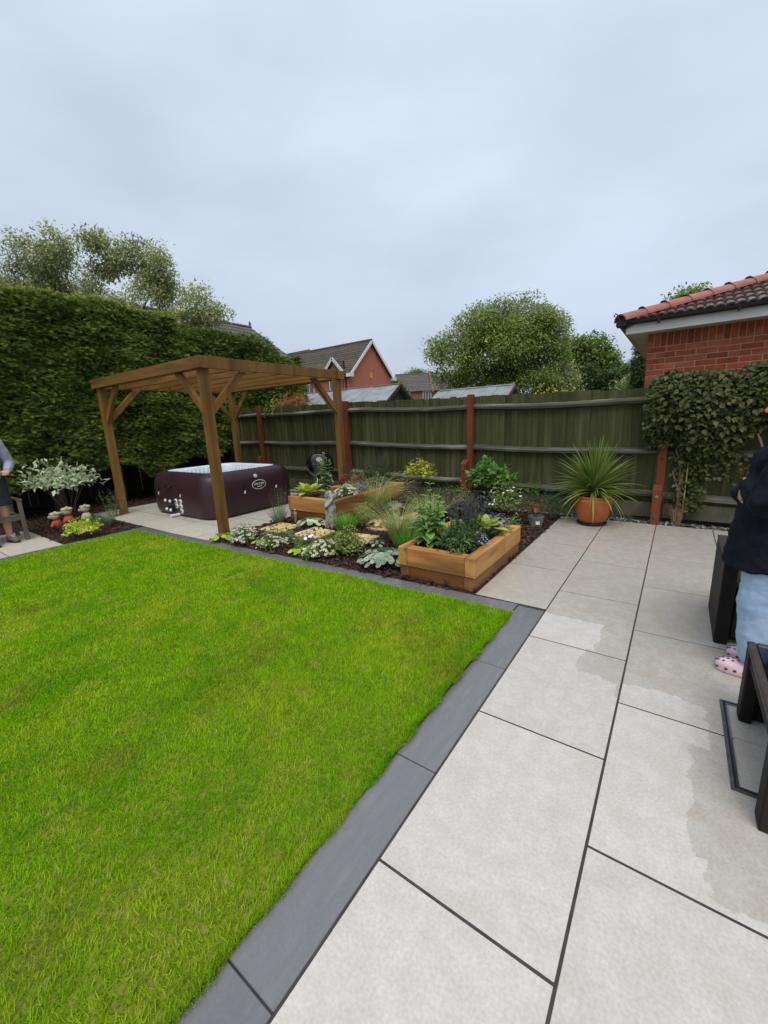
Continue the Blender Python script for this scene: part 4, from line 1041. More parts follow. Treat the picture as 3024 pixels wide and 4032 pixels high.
lb = obj('label', MB().box((0,0,0), (.065,.002,.05)), M_redl, pp, (.02,-.05,.295), (.15,0,.55)); obj('label_picture', MB().box((0,0,-.055), (.065,.002,.06)), M_pic, lb)
obj('sticker', MB().box((0,0,0), (.05,.002,.05)), f_white, pp, (.045,-.081,.075), (-.17,0,.5))
bush('potted_shrub', 'small bronze green shrub growing in the nursery pot', (-1.51,5.68,.13), (.19,.16,.12), 420, .03, m_bronze, zc=.12)
# ---- left border
t = bush('variegated_shrub', 'cream and green variegated shrub in front of the hedge', (-8.95,2.55,0), (.52,.52,.34), 760, .10, m_vari, wl=.55, zc=.68, shell=.1, ns=0)
for k in range(7):
    a = k*.9; obj('stem', MB().tube([(.03*math.cos(a),.03*math.sin(a),-.02),(.12*math.cos(a),.12*math.sin(a),.3),(.32*math.cos(a),.32*math.sin(a),.68)], [.012,.009,.005], 6), M_twig, t)
bush('lime_shrub', 'low lime green spreading shrub at the corner of the lawn', (-7.22,2.18,0), (.28,.22,.14), 620, .045, m_lime, wl=.6, zc=.12)
tuft('lavender_bush', 'grey green lavender next to the left pergola post', (-7.70,2.66,0), 300, .30, .008, m_lav, ARCS, .55, base=.08, cat='plant')
spiky('lavender', 'tall thin lavender stems at the terrace corner by the left post', (-8.55,3.12,.0), 22, .55, .22, m_lav, m_lav, fl=.1, L=.05)
stn = obj('loose_stone', MB().prism([(-.16,-.1),(.15,-.12),(.18,.08),(-.1,.12)], -.01, .04), M_sand, None, (-7.75,2.38,0), bevel=.008)
tag(stn, 'pale flat stone lying beside the lime green shrub', 'stone')
M_bear = pmat('cream_ceramic', (.60,.52,.38), (.46,.38,.25), scale=9, rough=.6); M_bearr = pmat('red_ceramic', (.52,.11,.055), (.42,.08,.04), scale=8, rough=.5)
for x, y, s_, lab in ((-8.33,2.17,1.0,'cream and red bear ornament at the left end of the three'), (-8.43,2.37,1.12,'middle cream bear ornament wearing red'), (-8.50,2.66,1.05,'cream bear ornament on the right, apart from the other two')):
    t = thing('bear_ornament', lab, 'ornament', (x,y,0), -.35)
    mb = MB().ell((0,0,.085*s_), (.085*s_,.075*s_,.09*s_)); mb.caps((.05*s_,-.03,.12*s_), (.10*s_,-.06*s_,.07*s_), .028*s_, .024*s_); mb.caps((-.05*s_,-.03,.12*s_), (-.09*s_,-.07*s_,.07*s_), .028*s_, .024*s_)
    link('body', remeshed('body', mb, .011, 3), M_bearr if x > -8.48 else M_bear, t)
    mb = MB().ell((0,-.01,.225*s_), (.078*s_,.07*s_,.062*s_)); mb.ell((0,-.075*s_,.212*s_), (.034*s_,.03*s_,.026*s_))
    for e in (-1, 1): mb.ell((e*.062*s_,0,.275*s_), (.026*s_,.016*s_,.026*s_))
    mb.lathe([(.078*s_,.255*s_),(.085*s_,.26*s_),(.06*s_,.285*s_)], 14)
    h = link('head', remeshed('head', mb, .009, 3), M_bear, t)
    for e in (-1, 1): obj('eye', MB().ell((e*.026*s_,-.071*s_,.238*s_), .007*s_), M_blackp, h)

OVATE = (np.array([(0,0,0),(-.3,.12,.05),(-.5,.38,.09),(-.26,.72,.04),(0,1,-.12),(.26,.72,.04),(.5,.38,.09),(.3,.12,.05),(0,.4,-.02)], float), [(8,0,1,2),(8,2,3,4),(8,4,5,6),(8,6,7,0)])
# ---- climber over the fence on the right
vine = thing('climbing_vine', 'thick dark leaved climber covering the right hand end of the fence', 'climber', (.6, FY, 0))
M_vine = leafm('vine_leaf', (.020,.030,.006), (.085,.10,.022), rough=.5, trans=.2); M_vineo = leafm('vine_front_leaf', (.030,.036,.008), (.11,.108,.028), obj=True, rough=.5, trans=.2)
def vb(x): # lower edge of the foliage, x local
    return .98+.22*np.sin(x*3.2+.4)+.10*np.sin(x*8)+np.where(x < -.55, .25, 0)
def vt(x): return 1.96+.02*np.sin(x*6)+.02*np.sin(x*13)-.55*np.clip(-.78-x, 0, 1)
n = 17000; x_ = rng.uniform(-.98, 2.2, n); u = rng.random(n); z_ = vb(x_)+(vt(x_)-vb(x_))*u
thk = .26*np.sin(np.clip(u, .04, 1)*PI*.75+.25)
P = np.stack([x_, -.03-thk*rng.random(n)**.6-.02, z_], 1)
keepv = (x_ > -.82+.16*np.sin(z_*9)) | (rng.random(n) < .35); P = P[keepv]; n = len(P)
D = np.stack([rng.normal(0,.7,n), -.45+.2*rng.normal(size=n), rng.normal(-.6,.5,n)], 1); N = np.stack([.4*rng.normal(size=n), np.full(n,-.8), .7+.3*rng.normal(size=n)], 1)
s = rng.uniform(.035,.065,n)
cloud('foliage', vine, P, D, N, s, s*.85, OVATE, M_vine)
ml = cloudmesh('leaf', np.zeros((1,3)), [[0,1,0]], [[0,0,1]], 1, 1, OVATE, np.array([.5])); ml.materials.append(M_vineo)
for i in range(230):
    x = random.uniform(-.9, 1.6); u = random.random(); z = float(vb(np.array(x)))+(float(vt(np.array(x)))-float(vb(np.array(x))))*u
    if x < -.8+.14*math.sin(z*9): continue
    y = -.07-.26*math.sin(min(1, max(.05, u))*PI*.75+.25)
    leafobj('leaf', ml, vine, (x, y, z), (random.gauss(0,.6), -.4, random.gauss(-.7,.4)), (random.gauss(0,.3), -.8, .7), random.uniform(.06,.09), random.uniform(.045,.07))
n = 900; x_ = rng.uniform(-.7,2.2,n); P = np.stack([x_, rng.uniform(-.12,.25,n), vt(x_)-.06+.05*rng.random(n)], 1)
cloud('foliage', vine, P, rdir(n)+[0,-.3,.2], np.tile([0,-.3,1.],(n,1)), .06, .05, OVATE, M_vine)
n = 620; P = np.stack([np.where(rng.random(n) < .6, rng.normal(-.40,.09,n), rng.normal(-.05,.22,n)), rng.uniform(-.16,-.05,n), .95-.75*rng.random(n)**1.3], 1); P = P[(P[:, 0] < -.25) | (P[:, 2] > .6)]; n = len(P)
cloud('foliage', vine, P, rdir(n)+[0,-.5,-.3], np.tile([0,-.8,.6],(n,1)), .055, .045, OVATE, M_vine)
M_vstem = pmat('vine_stem', (.20,.15,.10), (.12,.09,.06), scale=8, stretch=(1,1,.3), rough=.85)
for k in range(6):
    a = k*1.1
    pts = [(-.52+.03*math.cos(a), -.12+.03*math.sin(a), -.02), (-.52+.02*math.sin(a*2), -.12+.02*math.cos(a), .18), (-.53+.035*math.cos(a*3+1), -.10, .42), (-.55+.07*math.sin(a*2+.5), -.08, .70), (-.52+.09*math.cos(a), -.10, 1.0), (-.45+.2*math.sin(a), -.1, 1.35)]
    obj('stem', MB().tube(pts, [.022,.02,.012,.009,.008,.007], 6), M_vstem, vine, smooth=True)
for pts in ([(.18,-.16,1.15),(.22,-.22,.98),(.34,-.24,.93),(.48,-.22,.98),(.56,-.18,1.12)], [(.52,-.2,.95),(.62,-.21,1.04),(.66,-.18,1.2)], [(.15,-.18,1.2),(.2,-.2,1.05),(.3,-.22,1.0),(.4,-.2,.9)]):
    obj('stem', MB().tube(pts, .010, 6), M_vstem, vine, smooth=True)
obj('dead_stalk', MB().tube([(-.47,-.13,.2),(-.465,-.13,.85)], .008, 6), pmat('cane', (.40,.30,.16), (.33,.24,.12)), vine)
n = 60; a = rng.uniform(0,2*PI,n); P = np.stack([-.52+.04*np.cos(a), -.12+.035*np.sin(a), rng.uniform(0,.1,n)], 1)
cloud('dry_bark', vine, P, np.stack([.15*np.cos(a),.15*np.sin(a),np.ones(n)],1), rdir(n), rng.uniform(.12,.3,n), .012, BLADE, gm('dry_straw', (.28,.20,.11), (.42,.32,.19)))

# ================================================================== BRICK BUILDING
M_brick = pmat('red_brick', (.36,.085,.040), (.28,.062,.032), scale=7, rough=.85, bump=.35, bscale=40, objrnd=.22, c3=(.40,.125,.068), c3scale=5)
M_mortar = pmat('mortar', (.50,.33,.20), (.42,.27,.16), scale=20, rough=.95)
M_wpaint = pmat('white_board', (.74,.74,.73), (.66,.66,.65), scale=4, rough=.45)
M_gut = pmat('black_gutter', (.015,.015,.017), (.025,.025,.028), scale=4, rough=.3)
BX, BY = -.47, 7.12
br = thing('brick_outbuilding', 'red brick outbuilding with hipped tiled roof behind the climber', 'building', (BX, BY, 0))
obj('wall_core', MB().box((2.4,1.9985,1.25), (4.78,4.0,2.6)), M_mortar, br)
bl = MB().box((0,0,0), (.215,.1025,.065)).mesh('brick', .003); bh = MB().box((0,0,0), (.1025,.1025,.065)).mesh('brick', .003); bs = MB().box((0,0,0), (.065,.1025,.215)).mesh('brick', .003)
for q in (bl, bh, bs): q.materials.append(M_brick)
ztop = 2.585; soldier = ztop-.215
for i in range(24): link('brick', bs, None, br, (.0325+i*.075, .045+rng.uniform(-.002,.002), soldier+.1075))
rest = MB()
for r in range(34):
    z = soldier-.0425-r*.075; x = 0 if r % 2 == 0 else -.1125
    k = 0
    while x < 4.7:
        if x < -.01: m, w, c = bh, .1025, .05125
        else: m, w, c = bl, .215, x+.1075
        if z > 1.6 and c < 1.75: link('brick', m, None, br, (c, .045+rng.uniform(-.002,.002), z))
        else: rest.box((c, .045, z), (w, .1025, .065))
        x += .225
    if z < .05: break
for i in range(24, 63): rest.box((.0325+i*.075, .045, soldier+.1075), (.065,.1025,.215))
for r in range(34):
    z = soldier-.0425-r*.075
    if z < .05: break
    for k in range(17): rest.box((.05, .12+.1125+k*.225+(.1125 if r % 2 else 0), z), (.1025,.215,.065))
obj('brickwork', rest, M_brick, br, kind='stuff')
EX, EY, EZ, SL = BX-.25, BY-.30, 2.70, .335       # eave corner and roof slope
oxy = Vector((BX, BY, 0))
def rl(x, y, z): return Vector((x, y, z))-oxy
fas = MB().box(((EX+4.6)/2-BX, EY+.02-BY, 2.605), (4.6-EX, .022, .13)); obj('fascia', fas, M_wpaint, br, bevel=.003)
obj('fascia', MB().box((EX+.02-BX, 2.0+.02, 2.605), (.022, 4.5, .13)), M_wpaint, br, bevel=.003)
obj('soffit', MB().prism([(EX+.034-BX,EY+.034-BY),(4.6-BX,EY+.034-BY),(4.6-BX,-.008),(-.008,-.008),(-.008,4.1),(EX+.034-BX,4.1)], 2.545, 2.556), M_wpaint, br)
def gutter(a, b, nrm):
    a = Vector(a); b = Vector(b); d = (b-a).normalized(); n = Vector(nrm); up = Vector((0,0,1)); lo = []
    for p in (a, b):
        lp = []
        for k in range(9):
            t = PI*k/8; lp.append(p+n*(.055-.055*math.cos(t))-up*.055*math.sin(t))
        for k in range(9):
            t = PI*(8-k)/8; lp.append(p+n*(.055-.050*math.cos(t))-up*.050*math.sin(t))
        lo.append(lp)
    return MB().loft(lo)
obj('gutter', gutter(rl(EX-.10, EY+.005, 2.70), rl(4.6, EY+.005, 2.70), (0,-1,0)), M_gut, br, clean=True)
obj('gutter', gutter(rl(EX+.005, EY-.10, 2.69), rl(EX+.005, 11, 2.69), (-1,0,0)), M_gut, br, clean=True)
obj('gutter_corner', MB().box(rl(EX-.05, EY-.05, 2.668), (.125,.125,.07)), M_gut, br, bevel=.012)
for x in (-.35, .45, 1.25): obj('gutter_bracket', MB().box(rl(x, EY-.045, 2.665), (.03,.115,.075)), M_gut, br, bevel=.01)
M_tile = pmat('brown_roof_tile', (.055,.030,.026), (.085,.048,.042), scale=10, spec=.5, rough=.2, bump=.2, bscale=35, objrnd=.12)
M_hip = pmat('red_hip_tile', (.36,.14,.105), (.28,.105,.08), scale=6, rough=.6, bump=.2, bscale=25, objrnd=.08, c3=(.26,.16,.13), c3scale=4)
deck = MB().add([rl(EX,EY,EZ-.02), rl(5,EY,EZ-.02), rl(5,EY+5,EZ-.02+5*SL), rl(EX+5,EY+5,EZ-.02+5*SL)], [(0,1,2,3)])
deck.add([rl(EX,EY,EZ-.02), rl(EX+5,EY+5,EZ-.02+5*SL), rl(EX,EY+5,EZ-.02)], [(0,1,2)])
roof = obj('roof_deck', deck, M_tile, br)
cs = 1/math.sqrt(1+SL*SL)
for r in range(8):
    for c in range(16):
        xa = EX-.06+c*.3+(.0); ya = EY-.05+r*.315
        if xa+.3 < EX+(ya-EY)-.02 or xa > 3.4: continue
        v = []; f = []; nxs = 19; ys_ = (0, .34)
        for j, dy in enumerate(ys_):
            for i in range(nxs):
                t = i/(nxs-1)*3; h = .026*max(0, math.sin((t % 1)*PI))**.6 if (t % 1) < 1 else 0
                x = xa+.3*i/(nxs-1); y = ya+dy
                lift = .034-.020*j
                y2 = y; x = max(x, EX+(y2-EY)) if r > 0 or True else x
                v.append(rl(x, y, EZ+(y-EY)*SL+h+lift))
        o = nxs
        for i in range(nxs-1): f.append((i, i+1, o+i+1, o+i))
        base = len(v)
        for i in range(nxs): v.append(Vector(v[i])-Vector((0, -.004, .022)))
        for i in range(nxs-1): f.append((base+i, base+i+1, i+1, i))
        obj('roof_tile', MB().add(v, f), M_tile, br)
hd = Vector((1,1,SL)).normalized(); p0 = rl(EX-.07, EY-.07, EZ+.004); side = Vector((1,-1,0)).normalized(); hup = side.cross(hd)
if hup.z < 0: hup = -hup
for k in range(11):
    a = p0+hd*(k*.34); lo = []
    for q, rr in ((0,.115),(.36,.103)):
        lo.append([a+hd*q+side*rr*math.cos(PI*i/10)+hup*(rr*.85*math.sin(PI*i/10)+(.0)) for i in range(11)]+[a+hd*q+side*(rr-.015)*math.cos(PI*(10-i)/10)+hup*(rr*.85-.015)*math.sin(PI*(10-i)/10) for i in range(11)])
    obj('hip_tile', MB().loft(lo), M_hip, br, clean=True)
    obj('hip_mortar', MB().tube([a+hd*.33+hup*.045, a+hd*.345+hup*.045], .075, 10), M_gut if k == 0 else M_tile, br)
obj('hip_bedding', MB().tube([p0+hd*.05-hup*.03, p0+hd*3.7-hup*.03], .085, 8), M_tile, br)
obj('hip_iron', MB().tube([p0+hup*.01, p0-hd*.03+Vector((0,0,.05)), p0-hd*.05+Vector((0,0,.10)), p0-hd*.08+Vector((0,0,.12)), p0-hd*.10+Vector((0,0,.10)), p0-hd*.085+Vector((0,0,.08))], .008, 6), M_rail, br)
# ================================================================== HOUSES AND SHEDS BEYOND THE FENCE
def brickmat(name, c1, c2, mort, sx=.225, sy=.075):
    m = bpy.data.materials.new(name); m.use_nodes = True; t = m.node_tree; L = t.links.new; b = t.nodes['Principled BSDF']; b.inputs['Roughness'].default_value = .9
    tc = t.nodes.new('ShaderNodeTexCoord'); sp = t.nodes.new('ShaderNodeSeparateXYZ'); L(tc.outputs['Object'], sp.inputs[0])
    a = t.nodes.new('ShaderNodeMath'); L(sp.outputs['X'], a.inputs[0]); L(sp.outputs['Y'], a.inputs[1])
    cb = t.nodes.new('ShaderNodeCombineXYZ'); L(a.outputs[0], cb.inputs[0]); L(sp.outputs['Z'], cb.inputs[1])
    br = t.nodes.new('ShaderNodeTexBrick'); br.inputs['Scale'].default_value = 1; br.inputs['Brick Width'].default_value = sx; br.inputs['Row Height'].default_value = sy
    br.inputs['Mortar Size'].default_value = sy*.09; br.inputs['Color1'].default_value = (*c1, 1); br.inputs['Color2'].default_value = (*c2, 1); br.inputs['Mortar'].default_value = (*mort, 1)
    L(cb.outputs[0], br.inputs[0]); L(br.outputs[0], b.inputs['Base Color']); return m
M_hbrick = brickmat('house_brick', (.46,.125,.065), (.38,.10,.055), (.42,.25,.17))
M_hbrick2 = brickmat('far_house_brick', (.22,.10,.065), (.17,.075,.05), (.2,.13,.1))
M_rtile = pmat('concrete_roof_tile', (.062,.056,.050), (.09,.08,.07), scale=5, rough=.85, objrnd=.12, c3=(.12,.09,.045), c3scale=2.2)
M_rtile2 = pmat('grey_roof_tile', (.085,.078,.078), (.115,.105,.105), scale=4, rough=.85, objrnd=.10)
M_pane = pmat('window_glass', (.06,.075,.09), (.10,.12,.14), scale=1, rough=.05, spec=.6)
def winobj(par, c, w, h, nrm, bars=(1,1)):
    # c centre, nrm outward ('x' or '-y'); frame with bars, pane a sub-part
    q = thing_part = MB(); T = .07; d = .09
    def bx(u, v, su, sv, dd):
        if nrm == 'x': q.box((c[0]+.02, c[1]+u, c[2]+v), (dd, su, sv))
        else: q.box((c[0]+u, c[1]-.02, c[2]+v), (su, dd, sv))
    for s in (-1, 1): bx(s*(w/2-T/2), 0, T, h, d); bx(0, s*(h/2-T/2), w-2*T, T, d)
    for k in range(bars[0]): bx(-w/2+w*(k+1)/(bars[0]+1), 0, T*.7, h-2*T, d*.9)
    for k in range(bars[1]): bx(0, -h/2+h*(k+1)/(bars[1]+1), w-2*T, T*.5, d*.85)
    f = obj('window', q, M_wpaint, par)
    p = MB().box(c, (.03, w-.05, h-.05) if nrm == 'x' else (w-.05, .03, h-.05)); obj('pane', p, M_pane, f)
    s = MB(); 
    s.box((c[0]+.04, c[1], c[2]-h/2-.04) if nrm == 'x' else (c[0], c[1]-.04, c[2]-h/2-.04), (.14, w+.15, .06) if nrm == 'x' else (w+.15, .14, .06)); obj('sill', s, M_wpaint, f)
def courses(par, a0, a1, b0, b1, n, mat, th=.04, name='tile_course'):
    # lower edge a0-a1, upper edge b0-b1
    a0, a1, b0, b1 = map(Vector, (a0, a1, b0, b1)); nn = (a1-a0).cross(b0-a0).normalized()
    if nn.z < 0: nn = -nn
    for i in range(n):
        t0, t1 = i/n, min(1, (i+1.12)/n)
        p = [a0.lerp(b0, t0), a1.lerp(b1, t0), a1.lerp(b1, t1), a0.lerp(b0, t1)]
        v = [p[0]+nn*.005, p[1]+nn*.005, p[2]+nn*.004, p[3]+nn*.004, p[0]+nn*(.005+th), p[1]+nn*(.005+th), p[2]+nn*.012, p[3]+nn*.012]
        obj(name, MB().add(v, [(3,2,1,0),(4,5,6,7),(0,1,5,4),(1,2,6,5),(2,3,7,6),(3,0,4,7)]), mat, par)
def gable_house(name, label, loc, rz, Lx, Wy, eave, ridge, wallm, tilem, nc, over=.25, cat='house', verge=True):
    # local: long side along -X from 0 to -Lx at y=0 (front), gable at x=0 facing +X
    t = thing(name, label, cat, loc, rz)
    w = MB().loft([[(0,0,0),(0,Wy,0),(0,Wy,eave),(0,Wy/2,ridge-.05),(0,0,eave)], [(-Lx,0,0),(-Lx,Wy,0),(-Lx,Wy,eave),(-Lx,Wy/2,ridge-.05),(-Lx,0,eave)]])
    obj('wall', w, wallm, t, clean=True)
    s = (ridge-eave)/(Wy/2); e = over; ez = eave-e*s
    courses(t, (e,-e,ez), (-Lx-e,-e,ez), (e,Wy/2,ridge), (-Lx-e,Wy/2,ridge), nc, tilem)
    courses(t, (e,Wy+e,ez), (-Lx-e,Wy+e,ez), (e,Wy/2,ridge), (-Lx-e,Wy/2,ridge), nc, tilem)
    obj('ridge', MB().tube([(e,Wy/2,ridge+.02),(-Lx-e,Wy/2,ridge+.02)], .12, 8), tilem, t)
    if verge:
        for y0 in (-e, Wy+e):
            obj('bargeboard', MB().bar((e+.03,y0,ez-.10), (e+.03,Wy/2,ridge-.10), .05, .24, (0,0,1)), M_wpaint, t)
        obj('fascia', MB().box((-Lx/2,-e-.03,ez-.06), (Lx+2*e,.05,.2)), M_wpaint, t)
        obj('gutter', MB().tube([(e,-e-.1,ez-.01),(-Lx-e,-e-.1,ez-.01)], .07, 8), M_gut, t)
    return t
h = gable_house('brick_house', 'red brick house with white trimmed gable and small dormer beyond the sheds', (-24.9,30.0,0), 0, 11.2, 6.55, 6.05, 9.1, M_hbrick, M_rtile, 15)
obj('box_end', MB().box((.2,-.22,5.72), (.5,.5,.3)), M_wpaint, h); obj('box_end', MB().box((.2,6.77,5.72), (.5,.5,.3)), M_wpaint, h)
obj('vent', MB().box((.03,3.2,5.9), (.06,.35,.55)), pmat('buff_vent', (.55,.34,.12), (.5,.3,.1)), h)
obj('downpipe', MB().tube([(-.45,-.32,5.8),(-.45,-.1,5.5),(-.45,-.1,0)], .06, 8), M_gut, h)
# dormer gable on the front
dm = MB(); dx, dw = -1.75, .95
dm.loft([[(dx-dw,-.12,4.2),(dx+dw,-.12,4.2),(dx+dw,-.12,6.25),(dx,-.12,7.25),(dx-dw,-.12,6.25)], [(dx-dw,1.6,4.2),(dx+dw,1.6,4.2),(dx+dw,1.6,6.25),(dx,1.6,7.25),(dx-dw,1.6,6.25)]])
d_ = obj('dormer', dm, M_hbrick2, h, clean=True)
for s in (-1, 1):
    obj('dormer_bargeboard', MB().bar((dx+s*(dw+.3),-.36,6.0), (dx,-.36,7.36), .06, .24), M_wpaint, d_)
    courses(d_, (dx+s*(dw+.3),-.4,5.98), (dx+s*(dw+.3),1.2,5.98), (dx,-.4,7.36), (dx,2.4,7.36), 6, M_rtile)
winobj(h, (dx,-.16,4.95), 1.3, 1.35, '-y', (1,0)); winobj(h, (-5.2,-.02,4.7), 1.3, 1.3, '-y', (1,0)); winobj(h, (-8.2,-.02,4.7), 1.3, 1.3, '-y', (1,0))
obj('flue', MB().tube([(-.9,.3,6.3),(-.9,.3,7.1)], .08, 8), M_gut, h)
h2 = gable_house('terrace_house', 'distant dark roofed terrace house with white windows left of the big tree', (-26.8,57.6,0), math.radians(36.5), 9.2, 6.5, 5.75, 8.3, M_hbrick2, M_rtile2, 11, verge=False)
for x in (-8.1, -5.0, -2.7, -.9): winobj(h2, (x,-.03,4.9), 1.25, 1.2, '-y', (2,0))
obj('party_wall', MB().loft([[(-4.3,-.45,5.3),(-4.0,-.45,5.3),(-4.0,3.3,8.6),(-4.3,3.3,8.6)], [(-4.3,-.45,5.55),(-4.0,-.45,5.55),(-4.0,3.3,8.75),(-4.3,3.3,8.75)]]), M_hbrick2, h2, clean=True)
obj('downpipe', MB().tube([(-4.15,-.3,5.6),(-4.15,-.1,0)], .08, 8), M_hbrick2, h2)
h3 = gable_house('hedge_house', 'house whose grey tiled roof shows above the hedge', (-21.5,19.4,0), PI/2, 14, 7, 6.0, 8.25, M_hbrick, M_rtile2, 8, verge=False)
obj('ridge_finial', MB().lathe([(.1,8.25),(.05,8.4),(.09,8.5),(.02,8.7)], 8, c=(.2,3.5,0)), M_rtile2, h3)
h4 = gable_house('rear_house', 'far house gable just showing between hedge and brick house', (-39.5,36.6,0), 0, 6, 6, 8.2, 10.7, M_hbrick, M_rtile, 10)
# sheds
M_felt = pmat('roof_felt', (.24,.26,.285), (.16,.17,.19), scale=2.2, spec=.5, rough=.35, rough2=.55, bump=.3, bscale=6, objrnd=.08)
M_shed = pmat('shed_board', (.075,.045,.03), (.05,.03,.02), scale=4, stretch=(1,.3,2), rough=.85, objrnd=.15)
def shed(name, label, X1_, Lx, Y0_, Y1_, eave, ridge, red=False):
    t = thing(name, label, 'shed', (X1_, Y0_, 0)); W_ = Y1_-Y0_; m = M_shed if not red else pmat('red_shed', (.13,.05,.04), (.09,.035,.03), scale=3)
    obj('wall', MB().loft([[(-.06,.06,0),(-.06,W_-.06,0),(-.06,W_-.06,eave-.05),(-.06,W_/2,ridge-.06),(-.06,.06,eave-.05)], [(-Lx,.06,0),(-Lx,W_-.06,0),(-Lx,W_-.06,eave-.05),(-Lx,W_/2,ridge-.06),(-Lx,.06,eave-.05)]]), m, t, clean=True)
    k = 0; z = eave-.35
    while z < ridge-.1:
        f = max(0, (z+.07-eave)/(ridge-eave)); w = (W_-.1)*(1-f)
        if w > .15: obj('cladding_board', MB().box((-.045,W_/2,z), (.035,w,.125), Matrix.Rotation(-.06, 3, 'Y')), m, t)
        z += .135
    nseg = 5
    for i in range(nseg):                                   # felt laid in overlapping sheets
        xa = .15-(Lx+.3)*i/nseg; xb = .15-(Lx+.3)*(i+1.06)/nseg; l = .012*(i % 2)
        for s0, s1 in (((-.12), W_/2), ((W_+.12), W_/2)):
            a = [(xa,s0,eave-.09+l),(xb,s0,eave-.09+l),(xb,s1,ridge+l),(xa,s1,ridge+l)]
            obj('felt_sheet', MB().add(a+[(p[0],p[1],p[2]+.02) for p in a], [(3,2,1,0),(4,5,6,7),(0,1,5,4),(1,2,6,5),(2,3,7,6),(3,0,4,7)]), M_felt, t, clean=True)
    for s0 in (-.12, W_+.12): obj('bargeboard', MB().bar((.17,s0,eave-.11), (.17,W_/2,ridge-.02), .03, .11), m, t)
    obj('ridge_cap', MB().tube([(.15,W_/2,ridge+.03),(-Lx-.1,W_/2,ridge+.03)], .04, 6), pmat('rusty_felt', (.24,.14,.11), (.17,.10,.085), scale=3) if not red else M_felt, t)
    return t
shed('felt_shed', 'low shed with sagging grey felt roof behind the fence, below the brick house', -9.0, 6.0, 12.8, 14.5, 2.32, 2.86)
shed('grey_shed', 'small shed with pale grey roof behind the fence, under the big tree', -5.0, 2.7, 14.25, 15.45, 2.25, 2.55, True)
pile = thing('dead_branches', 'heap of orange brown dead conifer branches on top of the fence by the hedge', 'branches', (-7.85,7.15,1.85))
n = 420; P = np.stack([rng.normal(0,.22,n), rng.normal(0,.15,n), np.abs(rng.normal(.16,.10,n))], 1)
cloud('twigs', pile, P, rdir(n)+[.5,0,.2], rdir(n)+[0,0,1], rng.uniform(.1,.22,n), .05, SPRAY, gm('dead_leaf', (.26,.10,.035), (.48,.24,.10)))
obj('branch', MB().tube([(-.3,0,-1.85),(-.1,.02,-.6),(.05,0,.1)], [.04,.03,.015], 6), M_bark, pile)
bush('fence_creeper', 'green leafy creeper on the fence top under the pergola', (-8.2,6.95,1.55), (.5,.25,.32), 500, .07, m_olive, zc=.25)

# ================================================================== TREES
def tree(name, label, base, th, blobs, ncl, per, cr, leaf, mat, tr=.18, cat='tree', wl=.55, tm=LEAF, flmat=None, nfl=0, lim=14, group=None, sky=0.0, droop=.25):
    t = thing(name, label, cat, base, 0, group); B = np.array(base, float)
    vol = np.array([b[3]*b[4]*b[5] for b in blobs]); idx = rng.choice(len(blobs), ncl, p=vol/vol.sum())
    bb = np.array(blobs)[idx]; d = rdir(ncl); q = (.35+.65*rng.random(ncl)**.5)[:, None]
    C = bb[:, :3]-B+d*q*bb[:, 3:6]*.92
    n = ncl*per; ci = np.repeat(np.arange(ncl), per)
    off = np.clip(rng.normal(size=(n, 3)), -1.7, 1.7)*cr*np.array([1,1,.72]); P = C[ci]+off
    out = unit(P-(bb[ci, :3]-B)+1e-4); D = out*.5+rdir(n)*.9+np.array([0,0,-droop]); N = np.array([0,0,1.])+.6*rdir(n)+.3*out
    s = rng.uniform(.6,1.3,n)*leaf; hue = np.clip(.5+.28*rng.normal(size=ncl), 0, 1)[ci]*.6+.4*rng.random(n)
    cr_ = cloud('crown', t, P, D, N, s, s*wl, tm, mat, hue)
    cen = np.average(C, axis=0)
    mb = MB().tube([(0,0,-.2), (.05,.05,th*.5), (cen[0]*.3, cen[1]*.3, th), (cen[0]*.8, cen[1]*.8, th+(cen[2]-th)*.7)], [tr*1.3, tr, tr*.75, tr*.3], 9)
    obj('trunk', mb, M_bark, t, smooth=True)
    far = rng.choice(ncl, min(lim, ncl), False)
    for k in far:
        p = C[k]; st = Vector((cen[0]*.25, cen[1]*.25, th*random.uniform(.7,1.1))); e = Vector(p)
        obj('limb', MB().tube([st, st.lerp(e, .5)+Vector((0,0,.05*(e-st).length)), e], [tr*.35, tr*.2, tr*.06], 6), M_bark, t, smooth=True)
    if flmat:
        k = rng.choice(n, nfl, False); o = unit(P[k]-(bb[ci[k], :3]-B)); m_ = nfl*7; oo = np.repeat(o, 7, 0); cloud('flowers', t, np.repeat(P[k]+o*cr*.4, 7, 0)+rng.normal(0,.055,(m_,3)), unit(np.cross(oo, rdir(m_))), oo+[0,0,.5], .075, .075, DISC, flmat)
    return t
m_tl = gm('elder_leaf', (.15,.19,.055), (.52,.57,.26)); m_tb = gm('big_tree_leaf', (.085,.15,.02), (.36,.46,.11)); m_tb2 = gm('pale_tree_leaf', (.20,.26,.12), (.48,.54,.32))
m_t2 = gm('rear_tree_leaf', (.07,.135,.024), (.25,.36,.07)); m_t3 = gm('dark_tree_leaf', (.025,.055,.018), (.085,.14,.045)); m_t4 = gm('fresh_tree_leaf', (.10,.21,.025), (.28,.42,.06))
